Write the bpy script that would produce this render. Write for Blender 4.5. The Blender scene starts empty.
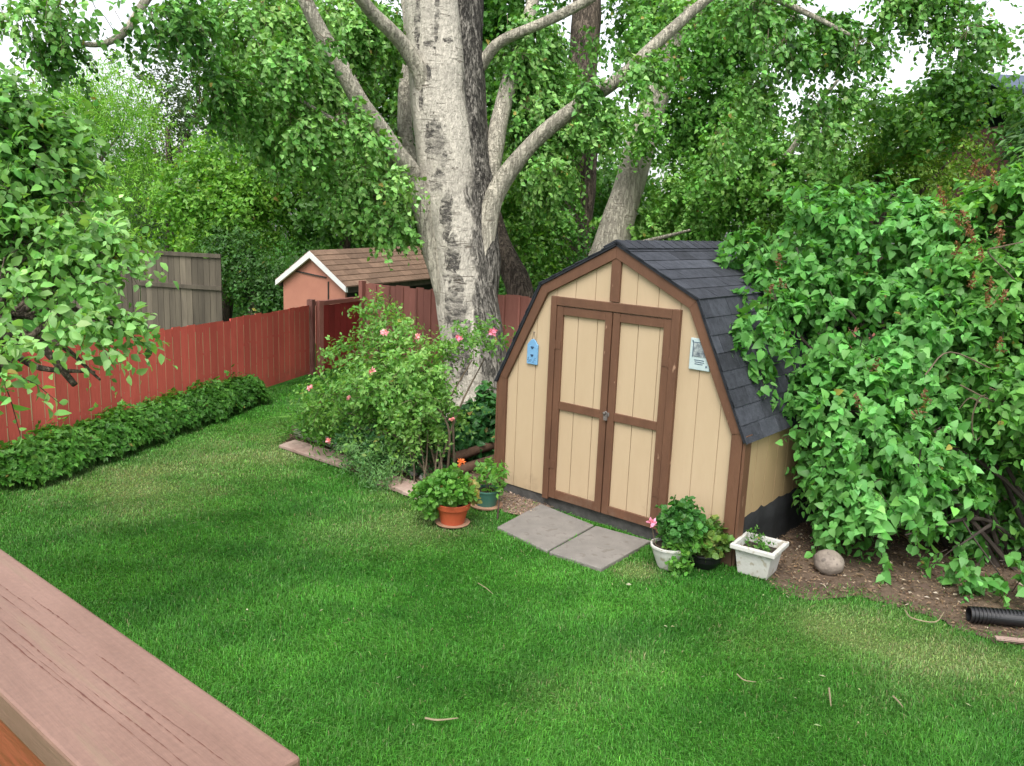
import bpy, bmesh, math, random
import numpy as np
rng = np.random.default_rng(7)
random.seed(7)
S = bpy.context.scene
COL = S.collection
PI = math.pi
R = math.radians

# ------------------------------------------------------------------ camera frame (solved from the shed's known proportions)
CP = np.array([5.0254, -5.7771, 2.5599])
CR = np.array([0.75741811, 0.65179289, 0.03852048])
CU = np.array([-0.15464153, 0.12175847, 0.98043912])
CF = np.array([-0.63435306, 0.74855922, -0.19301632])
FOC = 832.6

def at(px, py, D):
    return CP + (CF * FOC + CR * (px - 512) - CU * (py - 383)) * (D / FOC)

def gp(px, py, z=0.0):
    d = CF * FOC + CR * (px - 512) - CU * (py - 383)
    return CP + d * ((z - CP[2]) / d[2])

def nrm(a):
    a = np.asarray(a, float)
    return a / np.maximum(np.linalg.norm(a, axis=-1, keepdims=True), 1e-9)

# ------------------------------------------------------------------ objects
def tag(o, label=None, cat=None, group=None, kind=None):
    if label: o['label'] = label
    if cat: o['category'] = cat
    if group: o['group'] = group
    if kind: o['kind'] = kind
    return o

def thing(name, label, cat, loc=(0, 0, 0), group=None):
    o = bpy.data.objects.new(name, None)
    o.empty_display_size = 0.1
    COL.objects.link(o)
    o.location = [float(c) for c in loc]
    return tag(o, label, cat, group)

class MB:
    """collects shapes for ONE mesh object (world coordinates)"""
    def __init__(s):
        s.v = []; s.f = []; s.c = []; s.n = 0
    def add(s, v, f, col=None):
        v = np.asarray(v, float).reshape(-1, 3)
        if isinstance(f, np.ndarray):
            s.f.append(f + s.n)
        else:
            by = {}
            for q in f: by.setdefault(len(q), []).append(q)
            for q in by.values(): s.f.append(np.array(q, int) + s.n)
        if col is None: col = (0.5, 0.5, 0.5)
        col = np.asarray(col, float)
        if col.ndim == 1: col = np.repeat(col[None, :3], len(v), 0)
        s.v.append(v); s.c.append(col[:, :3]); s.n += len(v)
        return s
    def box(s, lo, hi, col=None, M=None):
        x0, y0, z0 = lo; x1, y1, z1 = hi
        v = np.array([(x0,y0,z0),(x1,y0,z0),(x1,y1,z0),(x0,y1,z0),(x0,y0,z1),(x1,y0,z1),(x1,y1,z1),(x0,y1,z1)], float)
        if M is not None: v = M(v)
        return s.add(v, [(0,3,2,1),(4,5,6,7),(0,1,5,4),(1,2,6,5),(2,3,7,6),(3,0,4,7)], col)
    def hexa(s, v, col=None):
        return s.add(v, [(0,3,2,1),(4,5,6,7),(0,1,5,4),(1,2,6,5),(2,3,7,6),(3,0,4,7)], col)
    def prism_y(s, pts, y0, y1, col=None):
        """polygon in x,z extruded along y"""
        n = len(pts)
        v = [(p[0], y0, p[1]) for p in pts] + [(p[0], y1, p[1]) for p in pts]
        f = [tuple(range(n)), tuple(range(2*n-1, n-1, -1))]
        f += [(i, n+i, n+(i+1) % n, (i+1) % n) for i in range(n)]
        return s.add(v, f, col)
    def prism_z(s, pts, z0, z1, col=None):
        n = len(pts)
        v = [(p[0], p[1], z0) for p in pts] + [(p[0], p[1], z1) for p in pts]
        f = [tuple(range(n-1, -1, -1)), tuple(range(n, 2*n))]
        f += [(i, (i+1) % n, n+(i+1) % n, n+i) for i in range(n)]
        return s.add(v, f, col)
    def tube(s, pts, rad, seg=10, sub=6, col=None, rough=0.0, rf=3.0, cap=True, squash=None):
        pts = np.asarray(pts, float); rad = np.asarray(rad, float)
        if rad.ndim == 0: rad = np.full(len(pts), float(rad))
        if sub > 1 and len(pts) > 2:
            P = np.vstack([2*pts[0]-pts[1], pts, 2*pts[-1]-pts[-2]])
            out = []; ro = []
            for i in range(len(pts)-1):
                p0, p1, p2, p3 = P[i:i+4]
                for k in range(sub):
                    t = k/sub
                    out.append(0.5*((2*p1)+(-p0+p2)*t+(2*p0-5*p1+4*p2-p3)*t*t+(-p0+3*p1-3*p2+p3)*t**3))
                    ro.append(rad[i]*(1-t)+rad[i+1]*t)
            out.append(pts[-1]); ro.append(rad[-1])
            pts = np.array(out); rad = np.array(ro)
        elif sub > 1:
            t = np.linspace(0, 1, sub+1)[:, None]
            rad = rad[0]*(1-t[:, 0])+rad[1]*t[:, 0]
            pts = pts[0]*(1-t)+pts[1]*t
        n = len(pts)
        T = nrm(np.gradient(pts, axis=0))
        ref = np.array([0, 0, 1.0]) if abs(T[0][2]) < 0.9 else np.array([1.0, 0, 0])
        A = np.zeros_like(pts)
        a = nrm(np.cross(T[0], ref))
        for i in range(n):
            a = nrm(a - T[i]*(a @ T[i])); A[i] = a
        B = np.cross(T, A)
        th = np.arange(seg)*2*PI/seg
        rr = rad[:, None]*np.ones(seg)[None]
        if rough > 0:
            ph = rng.random(8)*6.28
            zz = np.cumsum(np.r_[0, np.linalg.norm(np.diff(pts, axis=0), axis=1)])[:, None]
            rr = rr*(1 + rough*(np.sin(3*th+ph[0]+rf*zz*.7)*.4+np.sin(5*th+ph[1]-rf*zz*1.1)*.3+np.sin(2*th+ph[2]+rf*zz*2.3)*.35
                     + np.sin(9*th+ph[3]+rf*zz*.5)*.22+np.sin(rf*3.1*zz+ph[4]+th)*.25+np.sin(17*th+ph[5]+np.sin(rf*zz+ph[6])*2)*.14))
        V = pts[:, None]+rr[..., None]*(np.cos(th)[None, :, None]*A[:, None]+np.sin(th)[None, :, None]*B[:, None])
        i = np.arange(n-1)[:, None]; j = np.arange(seg)[None]
        f = np.stack([i*seg+j, i*seg+(j+1) % seg, (i+1)*seg+(j+1) % seg, (i+1)*seg+j], -1).reshape(-1, 4)
        base = s.n
        s.add(V.reshape(-1, 3), f, col)
        if cap:
            s.f.append(np.array([list(range(base+seg-1, base-1, -1)), list(range(base+(n-1)*seg, base+n*seg))]))
        return s
    def lathe(s, prof, loc, seg=32, col=None, sx=1.0, sy=1.0, wob=None):
        """profile of (radius, z) pairs; open ends are closed with an n-gon when the radius is not 0"""
        th = np.arange(seg)*2*PI/seg
        n = len(prof)
        V = np.array([[(r*math.cos(t)*sx, r*math.sin(t)*sy, z) for t in th] for r, z in prof])
        if wob is not None:
            V[..., :2] *= (1+wob*np.sin(8*th))[None, :, None]
        V = V.reshape(-1, 3)+np.asarray(loc, float)
        i = np.arange(n-1)[:, None]; j = np.arange(seg)[None]
        f = np.stack([i*seg+j, i*seg+(j+1) % seg, (i+1)*seg+(j+1) % seg, (i+1)*seg+j], -1).reshape(-1, 4)
        base = s.n
        s.add(V, f, col)
        s.f.append(np.array([list(range(base+seg-1, base-1, -1))]))
        s.f.append(np.array([list(range(base+(n-1)*seg, base+n*seg))]))
        return s
    def ball(s, c, r, col=None, seg=12, rings=8, noise=0.0):
        c = np.asarray(c, float); r = np.asarray(r, float)*np.ones(3)
        V = [(0, 0, -1)]
        for a in range(1, rings):
            t = PI*a/rings
            for b in range(seg):
                V.append((math.sin(t)*math.cos(2*PI*b/seg), math.sin(t)*math.sin(2*PI*b/seg), -math.cos(t)))
        V.append((0, 0, 1)); V = np.array(V)
        if noise: V = V*(1+noise*wave(V*2.2, 5)[:, None])
        f = []
        for b in range(seg): f.append((0, 1+(b+1) % seg, 1+b))
        for a in range(rings-2):
            o = 1+a*seg
            for b in range(seg): f.append((o+b, o+(b+1) % seg, o+seg+(b+1) % seg, o+seg+b))
        o = 1+(rings-2)*seg; L = len(V)-1
        for b in range(seg): f.append((o+b, o+(b+1) % seg, L))
        return s.add(c+V*r, f, col)
    def build(s, name, mat, parent=None, smooth=False, bevel=0.0, loc=None):
        V = np.concatenate(s.v); C = np.concatenate(s.c)
        off = np.zeros(3)
        if parent is not None: off = np.array(parent.matrix_basis.translation) if parent.parent is None else np.array(WLOC.get(parent.name, (0, 0, 0)))
        if parent is None and loc is not None: off = np.asarray(loc, float)
        me = bpy.data.meshes.new(name)
        tot = np.concatenate([np.full(len(f), f.shape[1]) for f in s.f])
        lv = np.concatenate([f.ravel() for f in s.f])
        me.vertices.add(len(V)); me.vertices.foreach_set('co', (V-off).ravel().astype(np.float32))
        me.loops.add(len(lv)); me.loops.foreach_set('vertex_index', lv.astype(np.int32))
        me.polygons.add(len(tot))
        me.polygons.foreach_set('loop_start', np.r_[0, np.cumsum(tot)[:-1]].astype(np.int32))
        me.polygons.foreach_set('loop_total', tot.astype(np.int32))
        me.polygons.foreach_set('use_smooth', np.full(len(tot), bool(smooth)))
        me.update(calc_edges=True)
        a = me.color_attributes.new('Col', 'FLOAT_COLOR', 'POINT')
        a.data.foreach_set('color', np.c_[C, np.ones(len(C))].ravel().astype(np.float32))
        me.materials.append(mat)
        o = bpy.data.objects.new(name, me)
        COL.objects.link(o)
        if parent is not None:
            o.parent = parent
            WLOC[o.name] = off
        elif loc is not None: o.location = [float(c) for c in off]
        if bevel:
            b = o.modifiers.new('bevel', 'BEVEL'); b.width = bevel; b.segments = 2; b.limit_method = 'ANGLE'; b.angle_limit = R(40)
        return o
WLOC = {}

_wk = np.random.default_rng(99)
_K = nrm(_wk.normal(size=(40, 3)))*np.array([1, 1.7, 2.9, 4.1, 6.3]*8)[:, None]
_P = _wk.random(40)*6.28
def wave(p, n=5, seed=0):
    """cheap smooth pseudo-noise in -1..1"""
    p = np.asarray(p, float); o = np.zeros(p.shape[:-1]); w = 0
    for i in range(n*3):
        k = (i+seed*7) % 40
        a = 1/np.linalg.norm(_K[k])**.6
        o += a*np.sin(p@_K[k]+_P[(k+seed) % 40]); w += a*a/2
    return np.clip(o/math.sqrt(w)/1.8, -1, 1)

# ------------------------------------------------------------------ materials
def new_mat(name):
    m = bpy.data.materials.new(name); m.use_nodes = True
    nt = m.node_tree; nt.nodes.clear()
    return m, nt, nt.nodes, nt.links

def N(nodes, typ, **kw):
    n = nodes.new(typ)
    for k, v in kw.items():
        if k in n.inputs.keys() if isinstance(k, str) else False: n.inputs[k].default_value = v
        else: setattr(n, k, v)
    return n

def leaf_mat(name, trans=0.42, rough=0.5, back=(1.25, 1.2, 1.25), spec=0.4):
    m, nt, nd, ln = new_mat(name)
    out = nd.new('ShaderNodeOutputMaterial')
    at_ = nd.new('ShaderNodeAttribute'); at_.attribute_name = 'Col'
    geo = nd.new('ShaderNodeNewGeometry')
    mul = nd.new('ShaderNodeMix'); mul.data_type = 'RGBA'; mul.blend_type = 'MULTIPLY'
    mul.inputs[7].default_value = (*back, 1)
    ln.new(geo.outputs['Backfacing'], mul.inputs[0]); ln.new(at_.outputs['Color'], mul.inputs[6])
    pb = nd.new('ShaderNodeBsdfPrincipled'); pb.inputs['Roughness'].default_value = rough
    pb.inputs['Specular IOR Level'].default_value = spec
    ln.new(mul.outputs[2], pb.inputs['Base Color'])
    tr = nd.new('ShaderNodeBsdfTranslucent')
    tm = nd.new('ShaderNodeMix'); tm.data_type = 'RGBA'; tm.blend_type = 'MULTIPLY'; tm.inputs[0].default_value = 1
    tm.inputs[7].default_value = (1.6, 1.5, .7, 1)
    ln.new(at_.outputs['Color'], tm.inputs[6]); ln.new(tm.outputs[2], tr.inputs['Color'])
    mx = nd.new('ShaderNodeMixShader'); mx.inputs[0].default_value = trans
    ln.new(pb.outputs[0], mx.inputs[1]); ln.new(tr.outputs[0], mx.inputs[2]); ln.new(mx.outputs[0], out.inputs[0])
    return m

def paint(name, c1, c2=None, scale=4.0, rough=0.6, stretch=(1, 1, 1), bump=0.15, bscale=60, speck=None, speck_thr=.66, speck_scale=30,
          attr=False, spec=.35, bstretch=None, detail=6, k=.8, dirt=None):
    """mottled procedural surface: two tones by noise, optional chips of a third colour, fine bump"""
    m, nt, nd, ln = new_mat(name)
    out = nd.new('ShaderNodeOutputMaterial'); pb = nd.new('ShaderNodeBsdfPrincipled')
    pb.inputs['Roughness'].default_value = rough; pb.inputs['Specular IOR Level'].default_value = spec
    tc = nd.new('ShaderNodeTexCoord'); mp = nd.new('ShaderNodeMapping'); mp.inputs['Scale'].default_value = stretch
    ln.new(tc.outputs['Object'], mp.inputs[0])
    nz = nd.new('ShaderNodeTexNoise'); nz.inputs['Scale'].default_value = scale; nz.inputs['Detail'].default_value = detail; nz.inputs['Roughness'].default_value = .65
    ln.new(mp.outputs[0], nz.inputs[0])
    cr = nd.new('ShaderNodeValToRGB')
    c2 = c2 or tuple(c*.75 for c in c1)
    c1 = tuple(c*k for c in c1); c2 = tuple(c*k for c in c2)
    cr.color_ramp.elements[0].color = (*c2, 1); cr.color_ramp.elements[0].position = .32
    cr.color_ramp.elements[1].color = (*c1, 1); cr.color_ramp.elements[1].position = .66
    ln.new(nz.outputs[0], cr.inputs[0])
    cur = cr.outputs[0]
    if attr:
        a = nd.new('ShaderNodeAttribute'); a.attribute_name = 'Col'
        sc = nd.new('ShaderNodeVectorMath'); sc.operation = 'SCALE'; sc.inputs['Scale'].default_value = 2.0
        ln.new(a.outputs['Color'], sc.inputs[0])
        mm = nd.new('ShaderNodeMix'); mm.data_type = 'RGBA'; mm.blend_type = 'MULTIPLY'; mm.inputs[0].default_value = 1
        ln.new(cur, mm.inputs[6]); ln.new(sc.outputs[0], mm.inputs[7]); cur = mm.outputs[2]
    if speck:
        n2 = nd.new('ShaderNodeTexNoise'); n2.inputs['Scale'].default_value = speck_scale; n2.inputs['Detail'].default_value = 5
        ln.new(mp.outputs[0], n2.inputs[0])
        r2 = nd.new('ShaderNodeMapRange'); r2.inputs['From Min'].default_value = speck_thr; r2.inputs['From Max'].default_value = speck_thr+.05
        ln.new(n2.outputs[0], r2.inputs[0])
        mm = nd.new('ShaderNodeMix'); mm.data_type = 'RGBA'; mm.inputs[7].default_value = (*speck, 1)
        ln.new(r2.outputs[0], mm.inputs[0]); ln.new(cur, mm.inputs[6]); cur = mm.outputs[2]
    if dirt:
        sp = nd.new('ShaderNodeSeparateXYZ'); ln.new(tc.outputs['Object'], sp.inputs[0])
        n3 = nd.new('ShaderNodeTexNoise'); n3.inputs['Scale'].default_value = 7; n3.inputs['Detail'].default_value = 8; n3.inputs['Roughness'].default_value = .7
        ln.new(tc.outputs['Object'], n3.inputs[0])
        m3 = nd.new('ShaderNodeMath'); m3.operation = 'MULTIPLY_ADD'; m3.inputs[1].default_value = -1.0; ln.new(sp.outputs[2], m3.inputs[0]); m3.inputs[2].default_value = dirt[0]
        m5 = nd.new('ShaderNodeMath'); m5.operation = 'MULTIPLY_ADD'; m5.inputs[1].default_value = 1.1; ln.new(n3.outputs[0], m5.inputs[0]); ln.new(m3.outputs[0], m5.inputs[2])
        r3 = nd.new('ShaderNodeMapRange'); r3.inputs[1].default_value = .52; r3.inputs[2].default_value = .85; r3.inputs[4].default_value = dirt[2]; ln.new(m5.outputs[0], r3.inputs[0])
        mm = nd.new('ShaderNodeMix'); mm.data_type = 'RGBA'; mm.inputs[7].default_value = (*dirt[1], 1)
        ln.new(r3.outputs[0], mm.inputs[0]); ln.new(cur, mm.inputs[6]); cur = mm.outputs[2]
    ln.new(cur, pb.inputs['Base Color'])
    if bump:
        m2 = nd.new('ShaderNodeMapping'); m2.inputs['Scale'].default_value = bstretch or stretch
        ln.new(tc.outputs['Object'], m2.inputs[0])
        nb = nd.new('ShaderNodeTexNoise'); nb.inputs['Scale'].default_value = bscale; nb.inputs['Detail'].default_value = 4
        ln.new(m2.outputs[0], nb.inputs[0])
        bp = nd.new('ShaderNodeBump'); bp.inputs['Strength'].default_value = bump; bp.inputs['Distance'].default_value = .02
        ln.new(nb.outputs[0], bp.inputs['Height']); ln.new(bp.outputs[0], pb.inputs['Normal'])
    ln.new(pb.outputs[0], out.inputs[0])
    return m

def bark_mat(name, pale, dark, crack, patch_thr=.6, scar=None, furrow=0.35, side=None, fur=(17, .48, .62)):
    """poplar bark: pale skin, dark weathered patches, thin horizontal scars and vertical furrows"""
    m, nt, nd, ln = new_mat(name)
    out = nd.new('ShaderNodeOutputMaterial'); pb = nd.new('ShaderNodeBsdfPrincipled'); pb.inputs['Roughness'].default_value = .85
    pb.inputs['Specular IOR Level'].default_value = .2
    tc = nd.new('ShaderNodeTexCoord')
    def noise(scale, stretch, detail=6, rough=.6, dist=0.0):
        mp = nd.new('ShaderNodeMapping'); mp.inputs['Scale'].default_value = stretch; ln.new(tc.outputs['Object'], mp.inputs[0])
        nz = nd.new('ShaderNodeTexNoise'); nz.inputs['Scale'].default_value = scale; nz.inputs['Detail'].default_value = detail
        nz.inputs['Roughness'].default_value = rough; nz.inputs['Distortion'].default_value = dist
        ln.new(mp.outputs[0], nz.inputs[0]); return nz.outputs[0]
    def rng_(x, a, b, c=0., d=1.):
        r = nd.new('ShaderNodeMapRange'); r.inputs[1].default_value = a; r.inputs[2].default_value = b; r.inputs[3].default_value = c; r.inputs[4].default_value = d
        ln.new(x, r.inputs[0]); return r.outputs[0]
    def mix(f, a, b):
        x = nd.new('ShaderNodeMix'); x.data_type = 'RGBA'
        ln.new(f, x.inputs[0])
        if isinstance(a, tuple): x.inputs[6].default_value = (*a, 1)
        else: ln.new(a, x.inputs[6])
        if isinstance(b, tuple): x.inputs[7].default_value = (*b, 1)
        else: ln.new(b, x.inputs[7])
        return x.outputs[2]
    def math_(op, a, b):
        x = nd.new('ShaderNodeMath'); x.operation = op
        for k, q in enumerate((a, b)):
            if isinstance(q, (int, float)): x.inputs[k].default_value = q
            else: ln.new(q, x.inputs[k])
        return x.outputs[0]
    c = mix(rng_(noise(3, (1, 1, .6)), .35, .65), tuple(k*.72 for k in pale), pale)
    c = mix(rng_(noise(22, (1, 1, .5), 8), .45, .7, 0, .5), c, tuple(k*.55 for k in pale))
    patches = rng_(noise(1.6, (1.2, 1.2, .55), 7, .62, .6), patch_thr, patch_thr+.07)
    blotch = rng_(noise(14, (1, 1, .45), 6, .7), .42, .56)
    pm = math_('MULTIPLY', patches, blotch)
    if scar:
        # one big weathered scar: a stain on the bark with a shape of its own
        sp = nd.new('ShaderNodeSeparateXYZ'); ln.new(tc.outputs['Object'], sp.inputs[0])
        wob = math_('MULTIPLY', math_('SUBTRACT', noise(4.5, (1.5, 1.5, .8), 8, .72, 1.0), .5), 6.5)
        lat = math_('ADD', math_('MULTIPLY', sp.outputs[0], CR[0]), math_('MULTIPLY', sp.outputs[1], CR[1]))
        holes = math_('MULTIPLY', rng_(noise(15, (.8, .8, 1.6), 8, .75, .6), .40, .54, .1, 1), rng_(noise(3.5, (.6, .6, 2.2), 4), .36, .52, .2, 1))
        for (cx, cz, rx, rz) in scar:
            a = math_('POWER', math_('DIVIDE', math_('SUBTRACT', lat, cx), rx), 2.0)
            b = math_('POWER', math_('DIVIDE', math_('SUBTRACT', sp.outputs[2], cz), rz), 2.0)
            e = math_('ADD', math_('ADD', a, b), wob)
            pm = math_('MAXIMUM', pm, math_('MULTIPLY', rng_(e, 1.05, .7), holes))
    c = mix(pm, c, dark)
    # thin broken horizontal scars
    h = rng_(noise(8, (.6, .6, 5.0), 6, .65, .9), .59, .64, 0, .75)
    h = math_('MULTIPLY', h, rng_(noise(3.3, (1, 1, 1)), .45, .58))
    c = mix(h, c, crack)
    # vertical furrows
    fu = rng_(noise(fur[0], (1.6, 1.6, .17), 6, .65, 1.1), fur[1], fur[2])
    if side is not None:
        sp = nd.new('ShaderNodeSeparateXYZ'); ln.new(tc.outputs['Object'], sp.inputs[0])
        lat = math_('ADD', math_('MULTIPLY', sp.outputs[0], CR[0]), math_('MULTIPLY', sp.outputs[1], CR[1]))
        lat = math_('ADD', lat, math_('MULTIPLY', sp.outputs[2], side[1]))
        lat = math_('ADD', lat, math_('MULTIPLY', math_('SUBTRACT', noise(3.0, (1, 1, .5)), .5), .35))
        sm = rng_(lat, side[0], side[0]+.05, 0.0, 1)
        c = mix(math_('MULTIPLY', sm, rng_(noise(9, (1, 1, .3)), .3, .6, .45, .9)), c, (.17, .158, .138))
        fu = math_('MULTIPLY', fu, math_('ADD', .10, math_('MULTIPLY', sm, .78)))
    else:
        fu = math_('MULTIPLY', fu, furrow)
    c = mix(fu, c, tuple(k*.6 for k in dark))
    ln.new(c, pb.inputs['Base Color'])
    hgt = math_('SUBTRACT', math_('SUBTRACT', noise(30, (1, 1, .5), 6), math_('MULTIPLY', fu, 1.6)), math_('ADD', math_('MULTIPLY', h, .8), math_('MULTIPLY', pm, .35)))
    bp = nd.new('ShaderNodeBump'); bp.inputs['Strength'].default_value = .9; bp.inputs['Distance'].default_value = .05
    ln.new(hgt, bp.inputs['Height']); ln.new(bp.outputs[0], pb.inputs['Normal']); ln.new(pb.outputs[0], out.inputs[0])
    return m

M = {}
M['leaf'] = leaf_mat('leaf')
M['leaf_gloss'] = leaf_mat('leaf_glossy', .34, .42, (1.75, 1.6, 2.0), .4)
M['grass'] = leaf_mat('grass_blade', .38, .5, (1, 1, 1), .3)
M['petal'] = leaf_mat('petal', .3, .6, (1, 1, 1), .2)
M['flat'] = paint('plain_tinted', (.5, .5, .5), (.42, .42, .42), 20, .8, attr=True, bump=.1)
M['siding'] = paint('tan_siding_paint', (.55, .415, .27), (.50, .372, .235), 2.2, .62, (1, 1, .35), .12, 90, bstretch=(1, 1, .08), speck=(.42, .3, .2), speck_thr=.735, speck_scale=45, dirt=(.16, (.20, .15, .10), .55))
M['siding_shaded'] = paint('tan_siding_shaded', (.48, .345, .19), (.40, .28, .15), 2.2, .65, (1, 1, .35), .12, 90, bstretch=(1, 1, .08))  # darker copy of the front siding: side-wall shade put into the colour
M['trim'] = paint('brown_trim_paint', (.160, .076, .043), (.115, .054, .031), 7, .6, (1, 1, .3), .2, 70, speck=(.33, .2, .13), speck_thr=.69, speck_scale=26, dirt=(.14, (.16, .12, .085), .6))
M['skirt'] = paint('dark_sill', (.10, .095, .09), (.05, .048, .046), 9, .9, bump=.4, bscale=25)
M['tar'] = paint('tar_paper', (.020, .021, .023), (.010, .011, .012), 6, .8, bump=.5, bscale=14)
M['shingle'] = paint('charcoal_shingle', (.066, .071, .086), (.036, .040, .049), 16, .95, bump=.5, bscale=260, attr=True, spec=.2)
M['metal'] = paint('dull_metal', (.22, .2, .19), (.12, .1, .09), 30, .45, bump=.1)
M['slab'] = paint('concrete_slab', (.255, .235, .212), (.19, .175, .158), 6, .9, bump=.35, bscale=120, speck=(.15, .135, .118), speck_thr=.60, speck_scale=14)
M['red'] = paint('red_fence_paint', (.74, .145, .105), (.60, .105, .078), 2.5, .7, (1, 1, .5), .3, 50, attr=True, bstretch=(1, 1, .1), speck=(.50, .24, .18), speck_thr=.69, speck_scale=30, dirt=(.22, (.20, .10, .07), .5))
M['redlow'] = paint('dark_red_gate_paint', (.42, .052, .044), (.31, .038, .033), 3, .65, (1, 1, .3), .2, 50, attr=True, speck=(.30, .12, .1), speck_thr=.72, speck_scale=30)
M['redbrown'] = paint('red_brown_stain', (.44, .175, .135), (.34, .13, .10), 3, .75, (1, 1, .3), .25, 50, attr=True)
M['pale_strip'] = paint('pale_yellow_strip', (.62, .48, .27), (.45, .31, .17), 9, .85, (1, 1, .3))
M['worn'] = paint('worn_post_paint', (.30, .15, .12), (.16, .035, .03), 10, .8, (1, 1, .25), .3, 40)
M['grey_wood'] = paint('weathered_grey_wood', (.15, .125, .092), (.08, .066, .05), 5, .9, (1, 1, .12), .4, 40, attr=True)
M['pink'] = paint('salmon_wall_paint', (.48, .205, .14), (.42, .175, .12), 2.5, .7, bump=.1)
M['white'] = paint('white_trim', (.78, .78, .77), (.70, .70, .69), 5, .55, bump=.08)
M['brown_shingle'] = paint('brown_shingle', (.24, .155, .105), (.175, .11, .075), 9, .95, bump=.5, bscale=120, attr=True)
M['dark'] = paint('dark_wood', (.05, .04, .035), (.03, .026, .022), 8, .9)
_b0 = at(480, 432, 10.9)
def _lat(px, py, D=10.65):
    p = at(px, py, D); return (p[0]-_b0[0])*CR[0]+(p[1]-_b0[1])*CR[1], p[2]
_sc = [(434, 140, 11, 20), (438, 182, 8, 13), (447, 216, 6, 26), (452, 262, 8, 26), (456, 305, 11, 32), (460, 345, 12, 28), (437, 15, 2.5, 40), (427, 73, 4.5, 8), (417, 22, 3.5, 28), (421, 95, 2, 18), (447, 40, 5, 3), (432, 44, 8, 3), (444, 160, 4, 8)]
_sc = [(*_lat(a, b), c*.0128, d*.0128) for a, b, c, d in _sc]
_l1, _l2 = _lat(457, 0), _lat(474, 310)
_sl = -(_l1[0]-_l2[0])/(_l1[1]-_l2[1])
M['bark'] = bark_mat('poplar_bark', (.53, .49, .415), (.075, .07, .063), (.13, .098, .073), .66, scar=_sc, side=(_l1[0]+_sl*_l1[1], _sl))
M['bark_dark'] = bark_mat('furrowed_bark', (.25, .232, .20), (.05, .046, .04), (.06, .05, .04), .50, furrow=1.0, fur=(20, .46, .60))
M['bark_limb'] = bark_mat('limb_bark', (.52, .48, .385), (.16, .14, .115), (.12, .085, .06), .62, furrow=.3)
M['bark_brown'] = bark_mat('brown_bark', (.19, .15, .115), (.07, .055, .045), (.06, .045, .035), .5, furrow=.8)
M['twig'] = paint('twig', (.17, .13, .085), (.10, .075, .05), 12, .85, attr=False)
M['twig_dark'] = paint('dark_twig', (.06, .045, .035), (.035, .027, .022), 12, .85)
M['terracotta'] = paint('terracotta_plastic', (.50, .105, .045), (.44, .085, .036), 5, .45, bump=.03)
M['green_pot'] = paint('green_pot_plastic', (.06, .17, .13), (.05, .14, .105), 5, .4, bump=.03)
M['black_pot'] = paint('black_pot_plastic', (.012, .012, .013), (.008, .008, .009), 5, .35, bump=.03)
M['saucer'] = paint('tan_saucer', (.42, .25, .17), (.35, .2, .13), 8, .6, bump=.05)
M['white_pot'] = paint('white_pot', (.66, .65, .62), (.55, .54, .5), 7, .5, bump=.1, speck=(.36, .33, .27), speck_thr=.58, speck_scale=16, dirt=(.05, (.22, .19, .14), .6))
M['potsoil'] = paint('potting_soil', (.06, .045, .032), (.03, .022, .016), 30, .95, bump=.8, bscale=70)
M['stone'] = paint('smooth_stone', (.34, .285, .235), (.17, .14, .115), 9, .8, bump=.5, bscale=30, speck=(.12, .10, .085), speck_thr=.6, speck_scale=22)
M['pebble'] = paint('pale_pebble', (.50, .47, .43), (.36, .33, .3), 9, .8, bump=.2)
M['pipe'] = paint('black_corrugated_plastic', (.014, .014, .016), (.01, .01, .012), 5, .38, bump=.02, spec=.5)
M['iron'] = paint('rusty_iron', (.06, .032, .022), (.03, .02, .016), 30, .8)
M['timber'] = paint('pink_worn_timber', (.44, .33, .28), (.30, .20, .165), 5, .85, (1, 1, 1), .35, 40)
M['timber_brown'] = paint('brown_timber', (.15, .085, .055), (.09, .05, .034), 6, .9, bump=.4, bscale=35)
M['blue'] = paint('pale_blue_paint', (.20, .42, .66), (.16, .35, .58), 14, .55, bump=.1)
M['navy'] = paint('navy_ink', (.03, .07, .14), (.025, .05, .11), 30, .6)
M['plaque'] = paint('pale_blue_frame', (.52, .62, .62), (.44, .55, .56), 14, .5, bump=.08)
M['picture'] = paint('faded_drawing', (.42, .47, .47), (.07, .09, .12), 26, .6, bump=0, detail=3)
M['soil'] = paint('bare_soil', (.145, .100, .068), (.075, .050, .034), 3.5, .97, bump=.9, bscale=22, speck=(.30, .22, .15), speck_thr=.63, speck_scale=26)
M['gravel'] = paint('fine_gravel', (.30, .225, .18), (.15, .105, .08), 40, .95, bump=.9, bscale=60)
M['house'] = paint('dark_red_siding', (.14, .045, .035), (.10, .035, .028), 5, .8)
M['roofb'] = paint('blue_grey_roof', (.09, .12, .18), (.07, .09, .14), 8, .8)

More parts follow.
